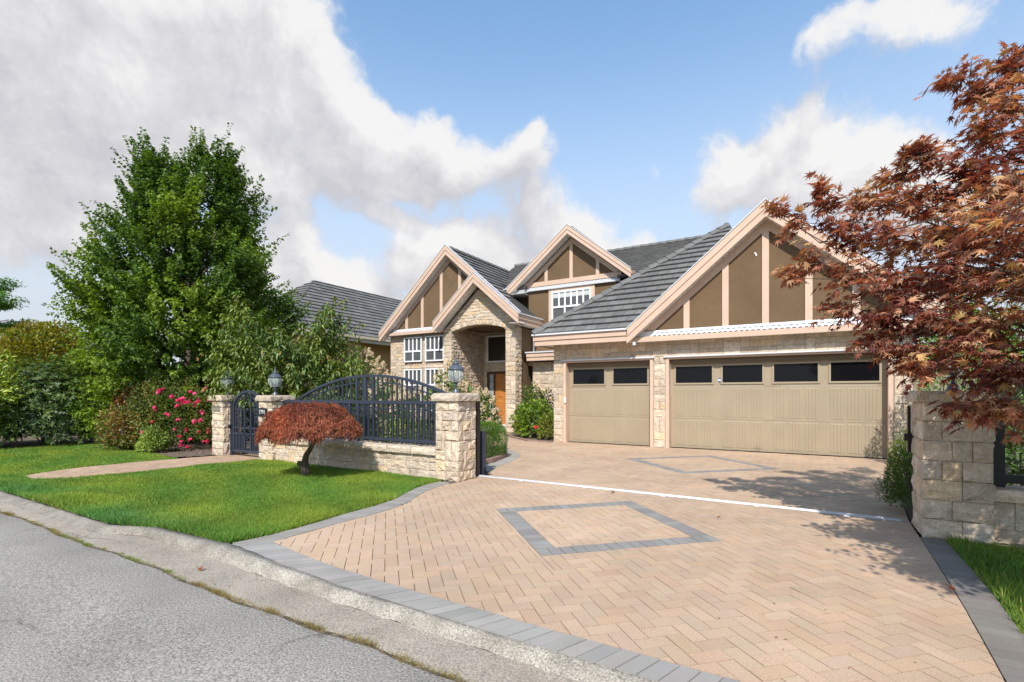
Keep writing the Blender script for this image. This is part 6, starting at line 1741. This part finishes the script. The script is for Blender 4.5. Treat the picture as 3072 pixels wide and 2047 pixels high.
# fallen leaves
fl_me = mesh_from('fallen_leaf', [(x, y, abs(x)*.45+.25*y*y) for x, y, z in LP], [tuple(x) for x in LT], [(.30, .095, .030)]*len(LT)); fl_me.materials.append(REDLEAF)
for (x, y, z, s, a, lab) in ((-2.44, 7.0, .012, .075, .4, 'curled red brown leaf lying near the white gate track'), (.955, 4.85, .006, .085, 1.9, 'orange brown maple leaf on the right edge of the driveway'),
                             (1.20, 5.28, .006, .075, 2.9, 'brown maple leaf on the grey border by the right lawn'), (-4.55, 2.31, -.078, .07, .9, 'crumpled brown leaf lying in the street gutter'),
                             (-.9, 6.25, .006, .055, 5.1, 'small dark leaf on the driveway above the paved diamond')):
    o = bpy.data.objects.new('fallen_leaf', fl_me); COL.objects.link(o); o.location = (x, y, z); o.scale = (s, s, s); o.rotation_euler = (.1, -.1, a)
    tag(o, lab, 'leaf', 'fallen maple leaves')

# ---- leaf litter blown over paving and gutter
def litter():
    g = random.Random(17); b = MB()
    for k in range(190):
        if k < 90: x, y, z = g.uniform(-4.4, .9), g.uniform(2.9, 12), .004
        elif k < 150: x, y, z = g.uniform(-9, .9), g.uniform(2.2, 2.45), -.080
        else: x, y, z = g.uniform(.3, 2.2), g.uniform(4.5, 8.5), .006
        s = g.uniform(.004, .013); a = g.uniform(0, 6.28); c_, s_ = math.cos(a)*s, math.sin(a)*s; t = g.choice([(.30, .15, .07), (.22, .12, .06), (.34, .22, .09), (.12, .08, .05)])
        b.add([(x-c_, y-s_, z), (x+s_*.5, y-c_*.5, z+s*.3), (x+c_, y+s_, z), (x-s_*.5, y+c_*.5, z+s*.35)], [(0, 1, 2, 3)], t)
    tag(b.build('leaf_litter', REDLEAF), kind='stuff')
litter()

# ---- far trees behind the roofs and hedges
def far_conifer(px, Y, top, w, lab):
    p = at(px, 1183, Y); zt = CAMH+(HY-top)/FPX*Y
    t = thing('conifer', lab, 'tree', (p.x, p.y, 0), 'far conifers behind the roofs'); n = 2600
    z = zt*(1-G.uniform(0, 1, n)**.8*.6); r = w*(1-z/zt)**.7*G.uniform(.5, 1, n); a = G.uniform(0, 6.28, n)
    P = np.stack([p.x+r*np.cos(a), p.y+r*np.sin(a), z], 1); D = unit(np.stack([np.cos(a), np.sin(a), G.uniform(-.4, .3, n)], 1)); Nn = unit(np.array([0, 0, 1.])+G.normal(size=(n, 3))*.3)
    leaf_mesh('crown', P, D, Nn, G.uniform(.25, .5, n), .5, .1, np.array([[.5, .62, .9]])*G.uniform(.7, 1.2, (n, 1)), LEAF, t)
    MB().tube([(p.x, p.y, 0), (p.x, p.y, zt*.95)], [.25, .03], 6).build('trunk', BARK, t)
far_conifer(1096, 46, 888, 3.2, 'dark conifer top showing above the neighbour roof, left one')
far_conifer(1132, 50, 900, 3.6, 'dark conifer top beside the left gable, right one')
def far_wood():
    n = 16000; P = []
    for cx, cy, rr, hh in [(-46, 6, 5, 5), (-42, 14, 5, 6), (-50, -2, 6, 5), (-38, 24, 5, 6), (-34, 34, 6, 7), (-52, -12, 6, 5), (14, 22, 4, 6), (19, 14, 5, 6), (22, 6, 5, 6), (12, 30, 5, 7)]:
        d = unit(G.normal(size=(n//10, 3))); d[:, 2] = np.abs(d[:, 2]); r = G.uniform(.5, 1, (n//10, 1))**.5
        P.append(np.array([cx, cy, .3])+d*r*np.array([rr, rr, hh])*(1+.15*np.sin(5*d[:, :1]+4*d[:, 1:2])))
    P = np.concatenate(P); D = unit(G.normal(size=P.shape)); Nn = unit(np.array([0, 0, 1.])+G.normal(size=P.shape)*.6)
    tag(leaf_mesh('far_trees', P, D, Nn, G.uniform(.3, .6, len(P)), .7, .1, mixc((.6, .75, .9), (1.3, 1.3, .9), np.clip(wob(P, .4)+G.uniform(-.2, .2, len(P)), 0, 1)), LEAF), kind='stuff')
far_wood()
